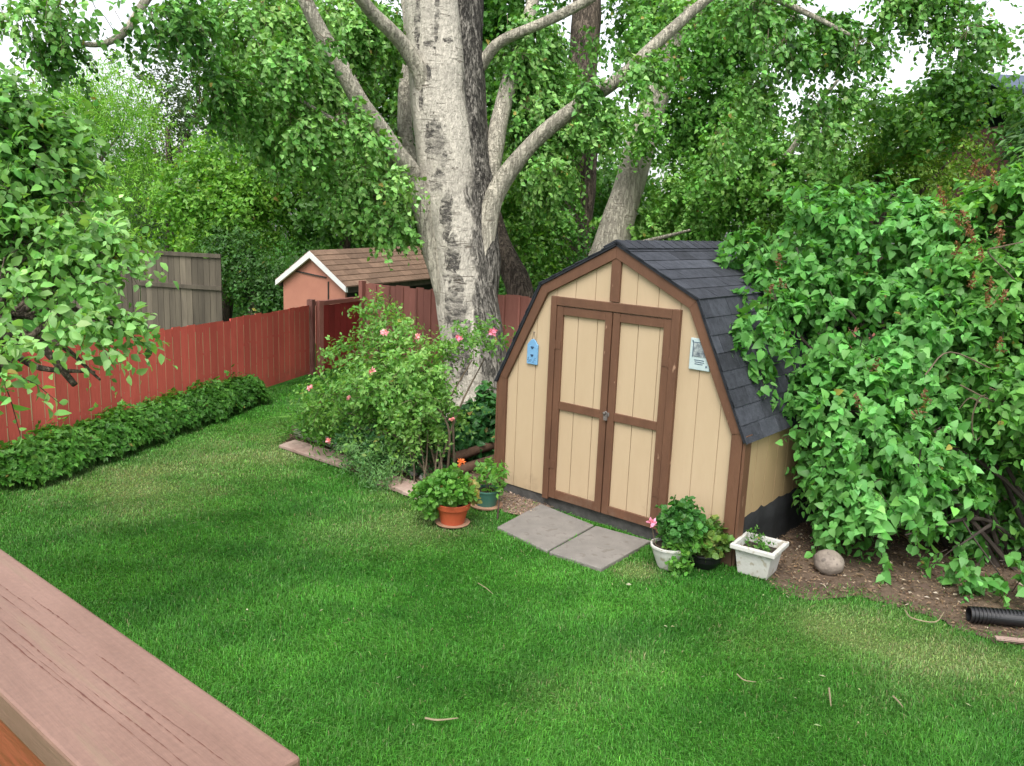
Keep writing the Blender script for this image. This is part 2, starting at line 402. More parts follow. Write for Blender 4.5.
def rail_mat():
    m, nt, nd, ln = new_mat('faded_red_rail_paint')
    out = nd.new('ShaderNodeOutputMaterial'); pb = nd.new('ShaderNodeBsdfPrincipled'); pb.inputs['Roughness'].default_value = .48
    tc = nd.new('ShaderNodeTexCoord')
    def noise(sc, st, d=5, r=.6, dist=0):
        mp = nd.new('ShaderNodeMapping'); mp.inputs['Scale'].default_value = st; ln.new(tc.outputs['Object'], mp.inputs[0])
        n = nd.new('ShaderNodeTexNoise'); n.inputs['Scale'].default_value = sc; n.inputs['Detail'].default_value = d; n.inputs['Roughness'].default_value = r
        n.inputs['Distortion'].default_value = dist
        ln.new(mp.outputs[0], n.inputs[0]); return n.outputs[0]
    def ramp(x, stops):
        r = nd.new('ShaderNodeValToRGB'); e = r.color_ramp.elements
        e[0].position, e[0].color = stops[0][0], (*stops[0][1], 1); e[1].position, e[1].color = stops[1][0], (*stops[1][1], 1)
        ln.new(x, r.inputs[0]); return r.outputs[0]
    base = ramp(noise(7, (.5, 2, 2)), [(.3, (.20, .112, .082)), (.7, (.265, .155, .118))])
    fine = noise(140, (1, 1, 1), 3)
    mm = nd.new('ShaderNodeMix'); mm.data_type = 'RGBA'; mm.blend_type = 'MULTIPLY'; mm.inputs[0].default_value = .35
    ln.new(base, mm.inputs[6]); ln.new(fine, mm.inputs[7])
    wear = nd.new('ShaderNodeMapRange'); wear.inputs[1].default_value = .56; wear.inputs[2].default_value = .66; wear.inputs[4].default_value = .6
    ln.new(noise(16, (.22, 2.2, 2.2), 7, .68), wear.inputs[0])
    wx = nd.new('ShaderNodeMix'); wx.data_type = 'RGBA'; wx.inputs[7].default_value = (.20, .135, .09, 1)
    ln.new(wear.outputs[0], wx.inputs[0]); ln.new(mm.outputs[2], wx.inputs[6])
    ln.new(wx.outputs[2], pb.inputs['Base Color'])
    bp = nd.new('ShaderNodeBump'); bp.inputs['Strength'].default_value = .4; bp.inputs['Distance'].default_value = .004
    h = noise(24, (.12, 2.5, 2.5), 6)
    ln.new(h, bp.inputs['Height']); ln.new(bp.outputs[0], pb.inputs['Normal']); ln.new(pb.outputs[0], out.inputs[0])
    return m
M['rail'] = rail_mat()
M['rail_crack'] = paint('dark_crack', (.17, .075, .055), (.12, .05, .04), 20, .9)
M['rail_side'] = paint('orange_red_stain', (.36, .10, .055), (.25, .06, .035), 6, .35, (.4, 2, 2), .2, 40, speck=(.5, .3, .22), speck_thr=.72, speck_scale=25)

# ------------------------------------------------------------------ leaves
def tmpl(mid, side, fold=.18, droop=.22):
    """leaf with a folded midrib: mid = u positions, side = (u, v) per inner station"""
    v = [(u, 0) for u in mid]; nm = len(mid); ns = len(side)
    v += [(u, w) for u, w in side]; v += [(u, -w) for u, w in side]
    V = np.array([(u, w, fold*abs(w)-droop*u*u) for u, w in v])
    f = []
    for sgn in (0, 1):
        o = nm+sgn*ns
        for i in range(ns-1):
            q = (i, i+1, o+i+1, o+i); f.append(q if sgn else q[::-1])
        t = (ns-1, nm-1, o+ns-1); f.append(t if sgn else t[::-1])
    return V, f
HEART = tmpl((0, .3, .65, 1), ((-.07, .2), (.2, .42), (.6, .28)), .22, .25)
OVAL = tmpl((0, .33, .66, 1), ((.08, .1), (.36, .31), (.7, .24)), .3, .3)
DELT = tmpl((0, .45, 1), ((.06, .36), (.45, .36)), .2, .18)
RHOMB = (np.array([(0, 0, 0), (.45, -.3, .05), (1, 0, -.1), (.45, .3, .05)]), [(0, 1, 2), (0, 2, 3)])
SLIM = (np.array([(0, 0, 0), (.4, -.13, .03), (1, 0, -.12), (.4, .13, .03)]), [(0, 1, 2), (0, 2, 3)])
_a = np.arange(9)*2*PI/9
ROUND = (np.vstack([[0, 0, -.08], np.c_[.5+np.cos(_a)*.5*(1+.12*np.cos(3*_a)), np.sin(_a)*.5*(1+.12*np.cos(3*_a)), .06*np.cos(5*_a)]])*1.0,
         [(0, 1+i, 1+(i+1) % 9) for i in range(9)])

def put_leaves(mb, T, P, A, Nn, size, col):
    V, F = T
    A = nrm(A); Nn = nrm(Nn-(Nn*A).sum(1, keepdims=True)*A); B = np.cross(Nn, A)
    size = np.asarray(size)
    W = P[:, None]+size[:, None, None]*(V[None, :, 0:1]*A[:, None]+V[None, :, 1:2]*B[:, None]+V[None, :, 2:3]*Nn[:, None])
    k = len(V); n = len(P)
    by = {}
    for q in F: by.setdefault(len(q), []).append(q)
    base = mb.n
    fs = [(np.array(q)[None]+(np.arange(n)*k)[:, None, None]).reshape(-1, len(q[0])) for q in by.values()]
    mb.add(W.reshape(-1, 3), fs[0], np.repeat(col, k, 0))
    for f in fs[1:]: mb.f.append(f+base)

LEAFK = np.array([1.55, 1.62, 1.30])
def palette(cols, t, jit=.18):
    """per-leaf colour: t 0..1 runs through the palette, plus jitter of the leaf's own tone"""
    cols = np.array(cols)*LEAFK; n = len(cols)-1
    x = np.clip(t, 0, .9999)*n; i = x.astype(int); w = (x-i)[:, None]
    c = cols[i]*(1-w)+cols[i+1]*w
    sick = rng.random(len(t)) < .005
    c[sick] = np.array([.30, .27, .06])*rng.uniform(.5, 1.1, (sick.sum(), 1))
    return c*np.exp(rng.normal(0, jit, (len(t), 1)))*np.exp(rng.normal(0, .06, (len(t), 3)))

def crown(mb, twm, ells, n, nleaf, size, T, cols, twig=.35, droop=.35, shell=.45, thr=-.35, nf=1.6, wind=(0, 0, 0), seed=0, up=.6, spread=1.0,
          twig_r=.003, twig_frac=.4, sizevar=.25, hang=.35, bright=0.0, clampz=None, jit=.18, outn=.7):
    """shoots with leaves spread through ellipsoids; noise leaves gaps"""
    w = np.array([(e[1][0]*e[1][1]*e[1][2])**(2/3)*(e[2] if len(e) > 2 else 1) for e in ells]); w = w/w.sum()
    idx = rng.choice(len(ells), n, p=w)
    C = np.array([e[0] for e in ells])[idx]; Rr = np.array([e[1] for e in ells])[idx]
    d = nrm(rng.normal(size=(n, 3)))
    rad = (shell+(1-shell)*rng.random(n)**.7)
    P = C+d*Rr*rad[:, None]
    keep = wave(P*nf, 4, seed) > thr
    if clampz is not None: keep &= P[:, 2] > clampz
    P = P[keep]; d = nrm(d[keep]/Rr[keep]); n = len(P)
    dirv = nrm(d*.8+rng.normal(size=(n, 3))*.45+np.array([0, 0, -droop])+np.array(wind))
    L = twig*(.6+.8*rng.random(n))
    j = np.arange(nleaf)
    tt = (j+.5)/nleaf
    pos = P[:, None]+dirv[:, None]*(L[:, None]*tt[None])[..., None]+np.array([0, 0, -1.0])*(L[:, None]*tt[None]**2*hang)[..., None]
    side = nrm(np.cross(dirv, nrm(rng.normal(size=(n, 3)))))
    bside = np.cross(dirv, side)
    ang = (j*2.4)[None]+rng.normal(0, .5, (n, nleaf))
    sd = side[:, None]*np.cos(ang)[..., None]+bside[:, None]*np.sin(ang)[..., None]
    A = dirv[:, None]*.45+sd*spread+np.array([0, 0, -droop*.9])+rng.normal(0, .25, (n, nleaf, 3))+np.array(wind)
    Nn = np.array([0, 0, up])+d[:, None]*outn+rng.normal(0, .5, (n, nleaf, 3))
    sz = size*(1-sizevar+2*sizevar*rng.random((n, nleaf)))*(1.05-.35*np.abs(tt[None]-.45))
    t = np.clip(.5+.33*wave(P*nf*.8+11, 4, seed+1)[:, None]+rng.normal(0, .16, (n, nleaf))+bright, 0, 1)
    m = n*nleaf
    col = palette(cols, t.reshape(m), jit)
    put_leaves(mb, T, pos.reshape(m, 3), A.reshape(m, 3), Nn.reshape(m, 3), sz.reshape(m), col)
    if twm is not None:
        for i in np.where(rng.random(n) < twig_frac)[0]:
            a = P[i]-dirv[i]*L[i]*.5; b = P[i]+dirv[i]*L[i]*.5+np.array([0, 0, -L[i]*.25*hang]); e = P[i]+dirv[i]*L[i]+np.array([0, 0, -L[i]*hang])
            twm.tube([a, b, e], [twig_r*1.5, twig_r, twig_r*.5], 3, 1, cap=False)
    return P

def E(px, py, D, rx, ry, rd=None, w=1.0):
    """a crown lobe: centre seen at px,py at depth D, real radii in metres"""
    k = D/FOC
    rx, ry = rx*k, ry*k
    rd = rd if rd is not None else (rx+ry)/2*.9
    h = max(rx, 1e-3)
    return (at(px, py, D), (max(h, rd)*.5+.5*h, max(h, rd)*.5+.5*h, ry), w)

def bez(a, b, sag=0.0, n=5, wob=.05):
    a = np.asarray(a); b = np.asarray(b)
    t = np.linspace(0, 1, n)[:, None]
    p = a*(1-t)+b*t
    L = np.linalg.norm(b-a)
    p = p+np.sin(t*PI)*np.array([0, 0, sag])*L
    p[1:-1] += rng.normal(0, wob*L, (n-2, 3))
    return p
# ================================================================== GROUND
def in_poly(P, poly):
    x, y = P[:, 0], P[:, 1]; ins = np.zeros(len(P), bool); n = len(poly)
    for i in range(n):
        x0, y0 = poly[i]; x1, y1 = poly[(i+1) % n]
        c = ((y0 > y) != (y1 > y)) & (x < (x1-x0)*(y-y0)/(y1-y0+1e-12)+x0)
        ins ^= c
    return ins

SHED_W, SHED_D = 2.44, 2.5
soil_px = [(738, 565), (765, 580), (786, 594), (812, 600), (838, 597), (860, 596), (884, 602), (912, 611), (940, 617), (955, 628), (1000, 641), (1060, 648)]
soil_poly = [tuple(gp(*q)[:2]) for q in soil_px] + [(6.5, 1.0), (8, 7), (2.0, 7), (2.2, .05)]
grav_poly = [tuple(gp(*q)[:2]) for q in [(496, 494), (500, 486), (560, 496), (572, 508), (545, 508), (520, 516), (502, 512)]]
bed_poly = [tuple(gp(*q)[:2]) for q in [(283, 446), (335, 462), (360, 476), (395, 490), (440, 506), (475, 498), (500, 482), (500, 440), (440, 400), (330, 400), (300, 410)]]

def jitter_poly(poly, step=.09, amp=.03, seed=1):
    out = []
    r = np.random.default_rng(seed)
    for i in range(len(poly)):
        a = np.array(poly[i]); b = np.array(poly[(i+1) % len(poly)])
        n = max(1, int(np.linalg.norm(b-a)/step)) if np.linalg.norm(b-a) < 3 else 1
        for k in range(n):
            out.append(a+(b-a)*k/n+(r.normal(0, amp, 2) if n > 1 else 0))
    return out

def sheet(name, poly, z, mat, label=None):
    bm = bmesh.new()
    vs = [bm.verts.new((p[0], p[1], z)) for p in poly]
    f = bm.faces.new(vs); f.normal_update()
    if f.normal.z < 0: f.normal_flip()
    bmesh.ops.triangulate(bm, faces=[f])
    me = bpy.data.meshes.new(name); bm.to_mesh(me); bm.free(); me.materials.append(mat)
    o = bpy.data.objects.new(name, me); COL.objects.link(o)
    o['kind'] = 'structure'
    return o

# dry / yellow spots of the turf (world position, radius, strength)
dry = [(gp(165, 490)[:2], .45, .9), (gp(95, 500)[:2], .5, .5), (gp(230, 462)[:2], .6, .75), (gp(290, 440)[:2], .7, .6), (gp(400, 500)[:2], .3, .55), (gp(440, 525)[:2], .35, .5), (gp(365, 528)[:2], .35, .5), (gp(60, 470)[:2], .35, .7), (gp(150, 478)[:2], .4, .5),
       (gp(640, 571)[:2], .12, 1.6), (gp(830, 625)[:2], .22, .7), (gp(890, 640)[:2], .3, .85), (gp(950, 655)[:2], .3, .9), (gp(1010, 670)[:2], .3, .8), (gp(760, 640)[:2], .25, .2),
       (gp(850, 690)[:2], .3, .25), (gp(560, 690)[:2], .2, .25), (gp(630, 660)[:2], .2, .2)]
def turf(P):
    """0..1 dryness and 0..1 mottling of the lawn at ground points"""
    d = np.zeros(len(P))
    for c, r, s in dry:
        q = P[:, :2]-np.asarray(c)
        d += s*np.exp(-((q**2).sum(1))/(2*r*r)*1.3)
    Q = np.c_[P[:, :2], np.zeros(len(P))]
    d *= .75+.5*wave(Q*5, 5, 2)
    mo = .5+.24*wave(Q*1.3, 5, 3)+.26*wave(Q*3.7, 4, 1)+.22*wave(Q*9, 4, 4)
    return np.clip(d, 0, 1), np.clip(mo, 0, 1)

def turf_col(P, jit=0.0):
    d, mo = turf(P)
    g0 = np.array([.022, .085, .010]); g1 = np.array([.055, .160, .022]); dr = np.array([.15, .185, .075])
    c = g0+(g1-g0)*mo[:, None]
    c = c*(1-d[:, None]*.8)+dr*d[:, None]*.8
    return c

# the one sheet of ground
xs = np.r_[-60, -30, -18, np.arange(-10, 7.01, .14), 12, 30, 60]; ys = np.r_[-40, -20, -10, np.arange(-7, 6.01, .14), 12, 25, 45, 80]
X, Y = np.meshgrid(xs, ys, indexing='ij')
G = np.c_[X.ravel(), Y.ravel(), np.zeros(X.size)]
G[:, 2] = np.where((np.abs(G[:, 0]) < 9) & (np.abs(G[:, 1]) < 6), .004*wave(G*1.5, 4, 6)-.012, -.012)
nx, ny = len(xs), len(ys)
i = np.arange(nx-1)[:, None]; j = np.arange(ny-1)[None]
gf = np.stack([i*ny+j, (i+1)*ny+j, (i+1)*ny+j+1, i*ny+j+1], -1).reshape(-1, 4)
gm = MB(); gm.add(G, gf, turf_col(G)*np.array([.7, .85, .6]))
lm_, nt, nd, ln = new_mat('lawn_thatch')
out = nd.new('ShaderNodeOutputMaterial'); pb = nd.new('ShaderNodeBsdfPrincipled'); pb.inputs['Roughness'].default_value = .95; pb.inputs['Specular IOR Level'].default_value = .1
a_ = nd.new('ShaderNodeAttribute'); a_.attribute_name = 'Col'; tc = nd.new('ShaderNodeTexCoord')
nz = nd.new('ShaderNodeTexNoise'); nz.inputs['Scale'].default_value = 70; nz.inputs['Detail'].default_value = 6; ln.new(tc.outputs['Object'], nz.inputs[0])
mr = nd.new('ShaderNodeMapRange'); mr.inputs[1].default_value = .3; mr.inputs[2].default_value = .7; mr.inputs[3].default_value = .45; mr.inputs[4].default_value = 1.5; ln.new(nz.outputs[0], mr.inputs[0])
vm = nd.new('ShaderNodeVectorMath'); vm.operation = 'SCALE'; ln.new(a_.outputs['Color'], vm.inputs[0]); ln.new(mr.outputs[0], vm.inputs['Scale'])
ln.new(vm.outputs[0], pb.inputs['Base Color'])
bp = nd.new('ShaderNodeBump'); bp.inputs['Strength'].default_value = .8; bp.inputs['Distance'].default_value = .03; ln.new(nz.outputs[0], bp.inputs['Height']); ln.new(bp.outputs[0], pb.inputs['Normal'])
ln.new(pb.outputs[0], out.inputs[0])
tag(gm.build('lawn', lm_, smooth=True), kind='structure')

sheet('soil_bed', jitter_poly(soil_poly, .05, .007, 3), -.003, M['soil'])
sheet('gravel_strip', jitter_poly(grav_poly, .06, .012, 4), .005, M['gravel'])
sheet('flower_bed', jitter_poly(bed_poly, .08, .02, 5), .006, M['soil'])

# paving slabs at the shed door
slabs = [([(497, 527), (546, 502), (594, 525), (547, 551)], 'left concrete slab of the pair laid in front of the shed doors, nearer the terracotta pot', 1),
         ([(549, 552), (596, 526), (651, 541), (601, 569)], 'right concrete slab of the pair laid in front of the shed doors, nearer the pink geranium', 2)]
slab_polys = []
for q, lab, k in slabs:
    poly = [gp(px, py, .015)[:2] for px, py in q]
    poly = [np.array([p[0], min(p[1], -.035)]) for p in poly]
    slab_polys.append(poly)
    c = np.mean(poly, 0)
    n = MB(); n.prism_z([tuple(p) for p in poly], -.03, .014+.003*k)
    o = n.build('paving_slab', M['slab'], loc=(*c, 0), bevel=.008)
    tag(o, lab, 'paving slab', 'concrete slabs at the shed door')

# grass blades
def fill_grass():
    x0, x1, y0, y1 = -6.2, 6.0, -5.6, 2.6
    tries = 1400000
    P = np.c_[rng.uniform(x0, x1, tries), rng.uniform(y0, y1, tries), np.zeros(tries)]
    rel = P-CP; D = rel@CF
    px = 512+FOC*(rel@CR)/np.maximum(D, .1); py = 383-FOC*(rel@CU)/np.maximum(D, .1)
    vis = (D > 1) & (px > -160) & (px < 1184) & (py < 860)
    dens = np.clip((4.6/np.maximum(D, .1))**1.35, 0, 1)
    keep = vis & (rng.random(tries) < dens)
    keep &= ~((P[:, 0] > -.04) & (P[:, 0] < 2.5) & (P[:, 1] > -.03))
    P = P[keep]
    jit = P[:, :2]+rng.normal(0, .10, (len(P), 2))+np.c_[.05*wave(P*6, 4, 3), .05*wave(P*6+9, 4, 5)]
    bad = np.zeros(len(P), bool)
    for poly in (soil_poly, bed_poly): bad |= in_poly(jit, poly) & (rng.random(len(P)) > .006)
    bad |= in_poly(P[:, :2]+rng.normal(0, .02, (len(P), 2)), grav_poly) & (rng.random(len(P)) > .06)
    for poly in slab_polys:
        c = np.mean(poly, 0); inner = [c+(p-c)*1.025 for p in poly]
        bad |= in_poly(P, inner)
    # left of the fence line
    fx = -3.57+(P[:, 1]+2.9)*(-2.28/4.95)
    bad |= (P[:, 0] < fx+.05)
    d, mo = turf(P)
    bad |= rng.random(len(P)) < d*.45
    P = P[~bad]
    n = len(P)
    rel = P-CP; D = rel@CF
    d, mo = turf(P)
    c = turf_col(P)*np.array([1.84, 1.92, 2.0])
    c = c*np.exp(rng.normal(0, .27, (n, 1)))
    c = c*np.exp(rng.normal(0, .08, (n, 3)))
    pale = rng.random(n) < .05
    c[pale] = c[pale]*.55+np.array([.13, .19, .085])
    dead = rng.random(n) < .006+.2*d
    c[dead] = np.array([.27, .25, .14])*np.exp(rng.normal(0, .25, (dead.sum(), 1)))
    az = rng.random(n)*2*PI
    clump = wave(P*9, 4, 8)
    lean = np.abs(rng.normal(.6, .35, n))
    h = (.031+.012*clump+.008*mo)*(.6+.7*rng.random(n))*(1-.35*d)
    w = .0018*np.maximum(D/4.2, .85)*(.8+.5*rng.random(n))
    hd = np.c_[np.cos(az), np.sin(az), np.zeros(n)]
    fl = np.c_[.5*np.ones(n)*wave(P*3, 3, 9), .5*wave(P*3+5, 3, 1), np.zeros(n)]
    hd = hd+fl
    sd = nrm(np.c_[-hd[:, 1], hd[:, 0], np.zeros(n)])
    up = np.array([0, 0, 1.0])
    P = P+np.array([0, 0, -.012])
    m1 = P+up*(h*.55)[:, None]+hd*(h*lean*.25)[:, None]
    tip = P+up*(h*np.maximum(.35, 1-lean*.45))[:, None]+hd*(h*lean)[:, None]
    W = w[:, None]
    V = np.stack([P-sd*W, P+sd*W, m1-sd*W*.8, m1+sd*W*.8, tip], 1)
    o = (np.arange(n)*5)[:, None]
    g = MB()
    g.add(V.reshape(-1, 3), np.array([[0, 1, 3, 2]])+o, np.repeat(c, 5, 0))
    g.f.append(np.array([[2, 3, 4]])+o)
    ob = g.build('lawn_grass', M['grass'])
    tag(ob, 'short mown green grass covering the back garden', 'grass', kind='stuff')
    return n
NG = fill_grass()

# litter and chips on the bare soil, gravel bits and dropped bits on the lawn
def litter():
    g = MB()
    def bits(P, size, cols, zoff):
        n = len(P)
        A = nrm(np.c_[rng.normal(size=(n, 2)), rng.normal(0, .25, n)])
        Nn = nrm(np.c_[rng.normal(0, .35, (n, 2)), np.ones(n)])
        c = np.array(cols)[rng.integers(0, len(cols), n)]*np.exp(rng.normal(0, .25, (n, 1)))
        s = size*np.exp(rng.normal(0, .45, n))
        P = np.c_[P, np.full(n, zoff)+rng.random(n)*.01]
        half = rng.random(n) < .45
        put_leaves(g, RHOMB, P[half], A[half], Nn[half], s[half], c[half])
        put_leaves(g, SLIM, P[~half], A[~half], Nn[~half], s[~half]*1.4, c[~half])
    Q = rng.uniform((2.3, -.9), (6, 4.5), (30000, 2)); Q = Q[in_poly(Q+rng.normal(0, .05, Q.shape), soil_poly)]
    bits(Q, .017, [(.20, .135, .085), (.11, .07, .048), (.28, .2, .13), (.07, .05, .035), (.16, .10, .07)], .008)
    Q2 = Q[rng.random(len(Q)) < .03]
    bits(Q2, .03, [(.52, .45, .36), (.45, .4, .34)], .014)
    Q = rng.uniform((-.4, -1), (1.2, .4), (9000, 2)); Q = Q[in_poly(Q, grav_poly)]
    bits(Q, .016, [(.34, .25, .2), (.22, .15, .11), (.45, .36, .3)], .008)
    Q = rng.uniform((-4, -2), (0, 2), (16000, 2)); Q = Q[in_poly(Q, bed_poly)]
    bits(Q, .025, [(.18, .12, .08), (.10, .065, .045), (.24, .18, .12)], .009)
    Q = rng.uniform((-3.4, -4.5), (5, .3), (230, 2)); Q = Q[~in_poly(Q, soil_poly) & ~((Q[:, 0] > -.1) & (Q[:, 0] < 2.6) & (Q[:, 1] > -.1))]
    bits(Q, .017, [(.38, .37, .25), (.34, .33, .18), (.25, .34, .14)], .018)
    tag(g.build('leaf_litter', M['leaf']), 'small wood chips, dry leaves and grit scattered on the soil', 'litter', kind='stuff')
litter()

# fallen twigs lying on the lawn
tw = [([(425, 718), (438, 720), (458, 718)], 'pale twig lying flat in the lawn near the lower middle of the photo', .006),
      ([(737, 674), (744, 680), (756, 682)], 'thin curved pale stem on the lawn below the white planter', .004),
      ([(829, 688), (830, 697), (831, 706)], 'short straight straw-coloured twig standing out in the grass below the round stone', .005),
      ([(893, 696), (898, 701), (903, 707)], 'short slanting twig in the grass, nearest the black pipe', .005),
      ([(478, 583), (486, 588), (493, 594)], 'fine pale stem on the lawn below the terracotta pot', .003),
      ([(905, 610), (912, 618), (935, 622), (944, 612)], 'curled dry pale stalk on the soil left of the black pipe', .005)]
for q, lab, r in tw:
    p = [gp(a, b, .04) for a, b in q]
    m = MB(); m.tube(p, [r]*(len(p)-1)+[r*.5], 5, 4, col=(.5, .42, .26))
    m.c = [np.tile([.30, .25, .15], (m.n, 1))]
    o = m.build('fallen_twig', M['flat'], loc=p[0]); tag(o, lab, 'twig', 'fallen twigs on the ground')
# ================================================================== GARDEN SHED
W = SHED_W
OUT = [(0, .10), (0, 1.13), (.461, 2.005), (1.22, 2.378), (1.98, 2.005), (2.44, 1.05), (2.44, .10)]
TOP = OUT[1:6]
def ztop(x):
    return float(np.interp(x, [p[0] for p in TOP], [p[1] for p in TOP]))
shed = thing('garden_shed', 'tan wooden garden shed with brown trim, double doors and a charcoal barn-shaped roof', 'shed', (W/2, 0, 0))
KX = [p[0] for p in TOP]
def planks(mb, x0, x1, zb, zt, y0, y1, step=.203, gap=.007, phase=0.0):
    edges = [x0]+[e for e in np.arange(math.floor(x0/step)*step+phase, x1, step) if x0+.03 < e < x1-.03]+[x1]
    for a, b in zip(edges[:-1], edges[1:]):
        a += gap/2; b -= gap/2
        xs = [a]+[k for k in KX if a < k < b]+[b]
        zz = (lambda x: ztop(x)-.004) if zt is None else (lambda x: zt)
        pts = [(a, zb), (b, zb)]+[(x, zz(x)) for x in xs[::-1]]
        mb.prism_y(pts, y0, y1)
b = MB(); b.prism_y([OUT[0], OUT[6], OUT[5], OUT[4], OUT[3], OUT[2], OUT[1]], .0, .03); planks(b, 0, W, .10, None, -.007, -.0005)
b.build('front_wall', M['siding'], shed)
b = MB(); b.prism_y([(0, .30), (W, .30)]+[(p[0], p[1]) for p in TOP[::-1]], SHED_D-.03, SHED_D); b.build('back_wall', M['siding_shaded'], shed)
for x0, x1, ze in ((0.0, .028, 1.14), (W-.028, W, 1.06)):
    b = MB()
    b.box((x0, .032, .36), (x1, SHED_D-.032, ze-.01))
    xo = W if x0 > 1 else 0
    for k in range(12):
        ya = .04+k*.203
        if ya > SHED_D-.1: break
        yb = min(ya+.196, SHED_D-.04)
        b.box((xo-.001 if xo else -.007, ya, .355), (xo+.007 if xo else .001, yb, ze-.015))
    b.build('side_wall', M['siding_shaded'], shed)
# sill under the front, black felt skirting at the sides
b = MB(); b.box((.03, .004, -.02), (W-.03, .04, .098)); b.build('sill', M['skirt'], shed)
def felt(x, sgn):
    b = MB(); ys = np.linspace(.02, SHED_D-.02, 44)
    v = []; 
    for k, y in enumerate(ys):
        wob = .008*math.sin(k*1.3)+.006*math.sin(k*.53+1)
        zt = .362+.005*math.sin(k*2.1)+.006*math.sin(k*.9+2)+rng.normal(0, .004)
        v += [(x+sgn*(.03+wob), y, -.01), (x+sgn*(.012+wob), y, zt*.55), (x+sgn*(.009+.3*abs(wob)), y, zt)]
    n = len(ys); v = np.array(v); vi = v.copy(); vi[:, 0] -= sgn*.006
    V = np.vstack([v, vi]); f = []
    for k in range(n-1):
        for r in (0, 1): f += [(k*3+r, k*3+r+1, k*3+4+r, k*3+3+r), (3*n+k*3+r, 3*n+k*3+3+r, 3*n+k*3+4+r, 3*n+k*3+r+1)]
        f.append((k*3+2, 3*n+k*3+2, 3*n+k*3+5, k*3+5))
    b.add(V, f); o = b.build('skirting', M['tar'], shed, smooth=True); o['label'] = 'black tar paper skirting'
felt(W, 1); felt(0, -1)
b = MB(); b.box((.05, .06, -.02), (W-.05, SHED_D-.05, .34)); b.build('floor', M['skirt'], shed)

# trim
def inset(pts, d):
    out = []
    for k in range(len(pts)):
        p = np.array(pts[k]); 
        e0 = nrm(p-np.array(pts[k-1])) if k else nrm(np.array(pts[1])-p)
        e1 = nrm(np.array(pts[k+1])-p) if k < len(pts)-1 else e0
        n0 = np.array([e0[1], -e0[0]]); n1 = np.array([e1[1], -e1[0]])
        m = nrm(n0+n1); out.append(p+m*d/max(.3, m@n1))
    return out
inn = inset(TOP, .088)
inn[0] = np.array([.088, np.interp(.088, [inn[0][0], inn[1][0]], [inn[0][1], inn[1][1]])]); inn[-1] = np.array([W-.088, np.interp(-(W-.088), [-inn[-1][0], -inn[-2][0]], [inn[-1][1], inn[-2][1]])])
out_ = [np.array(p) for p in TOP]
for k in range(4):
    b = MB(); pts = [out_[k], inn[k], inn[k+1], out_[k+1]]
    b.prism_y([tuple(p) for p in pts], -.040, -.009); b.build('rake_board', M['trim'], shed, bevel=.003)
for x0, x1, zt, zb in ((-.004, .090, 1.135, .09), (W-.088, W+.004, 1.055, -.01)):
    b = MB(); b.prism_y([(x0, zb), (x1, zb), (x1, inn[0][1] if x0 < 1 else zt), (x0, zt if x0 < 1 else inn[-1][1])], -.036, -.0085); b.build('corner_board', M['trim'], shed, bevel=.003)
b = MB(); b.box((W+.009, -.034, -.01), (W+.03, .075, 1.035)); b.build('corner_board', M['trim'], shed, bevel=.003)
b = MB(); b.box((-.03, -.034, .06), (-.009, .075, 1.12)); b.build('corner_board', M['trim'], shed, bevel=.003)
b = MB(); b.prism_y([(W/2-.045, 1.925), (W/2+.045, 1.925), (W/2+.045, 2.264), (W/2, 2.283), (W/2-.045, 2.264)], -.034, -.0085); b.build('gable_post', M['trim'], shed, bevel=.003)
# door casing: two jambs and a head
DX0, DX1 = .578, 1.845
b = MB(); b.box((DX0, -.048, .085), (DX0+.062, -.0085, 1.92)); b.build('door_casing', M['trim'], shed, bevel=.003)
b = MB(); b.box((DX1-.07, -.048, .085), (DX1, -.0085, 1.92)); b.build('door_casing', M['trim'], shed, bevel=.003)
b = MB(); b.box((DX0+.064, -.047, 1.845), (DX1-.072, -.0085, 1.918)); b.build('door_casing', M['trim'], shed, bevel=.003)
def door(x0, x1, latch):
    d = MB(); planks(d, x0+.01, x1-.01, .11, 1.828, -.016, -.0085, .2, .007, .06)
    dr = d.build('door', M['siding'], shed)
    st = .066
    f = MB()
    for lo, hi in (((x0, .105), (x0+st, 1.838)), ((x1-st, .105), (x1, 1.838))):
        f.box((lo[0], -.040, lo[1]), (hi[0], -.0165, hi[1]))
    for z0, z1 in ((.106, .182), (.93, 1.0), (1.765, 1.836)):
        f.box((x0+st+.001, -.038, z0), (x1-st-.001, -.0165, z1))
    f.build('door_frame', M['trim'], dr, bevel=.0025)
    hx = x0 if latch > 0 else x1
    for z in (.42, 1.5):
        h = MB(); sg = 1 if latch > 0 else -1
        h.box((min(hx, hx+sg*.055), -.0445, z-.035), (max(hx, hx+sg*.055), -.0405, z+.035)); h.tube([(hx, -.046, z-.04), (hx, -.046, z+.04)], .006, 8, 1)
        h.build('hinge', M['trim'], dr)
    return dr
d1 = door(DX0+.066, W/2-.006, 1); d2 = door(W/2+.006, DX1-.074, -1)
k = MB(); k.box((W/2-.03, -.046, .965), (W/2+.028, -.0405, .995)); k.box((W/2-.016, -.062, .93), (W/2+.016, -.0465, .975))
k.tube([(W/2-.011, -.054, .975), (W/2-.011, -.054, .995), (W/2, -.054, 1.005), (W/2+.011, -.054, .995), (W/2+.011, -.054, .975)], .004, 6, 3)
k.ball((W/2-.008, -.066, .99), .013)
o = k.build('latch', M['metal'], d1); o['label'] = 'grey metal hasp and padlock'

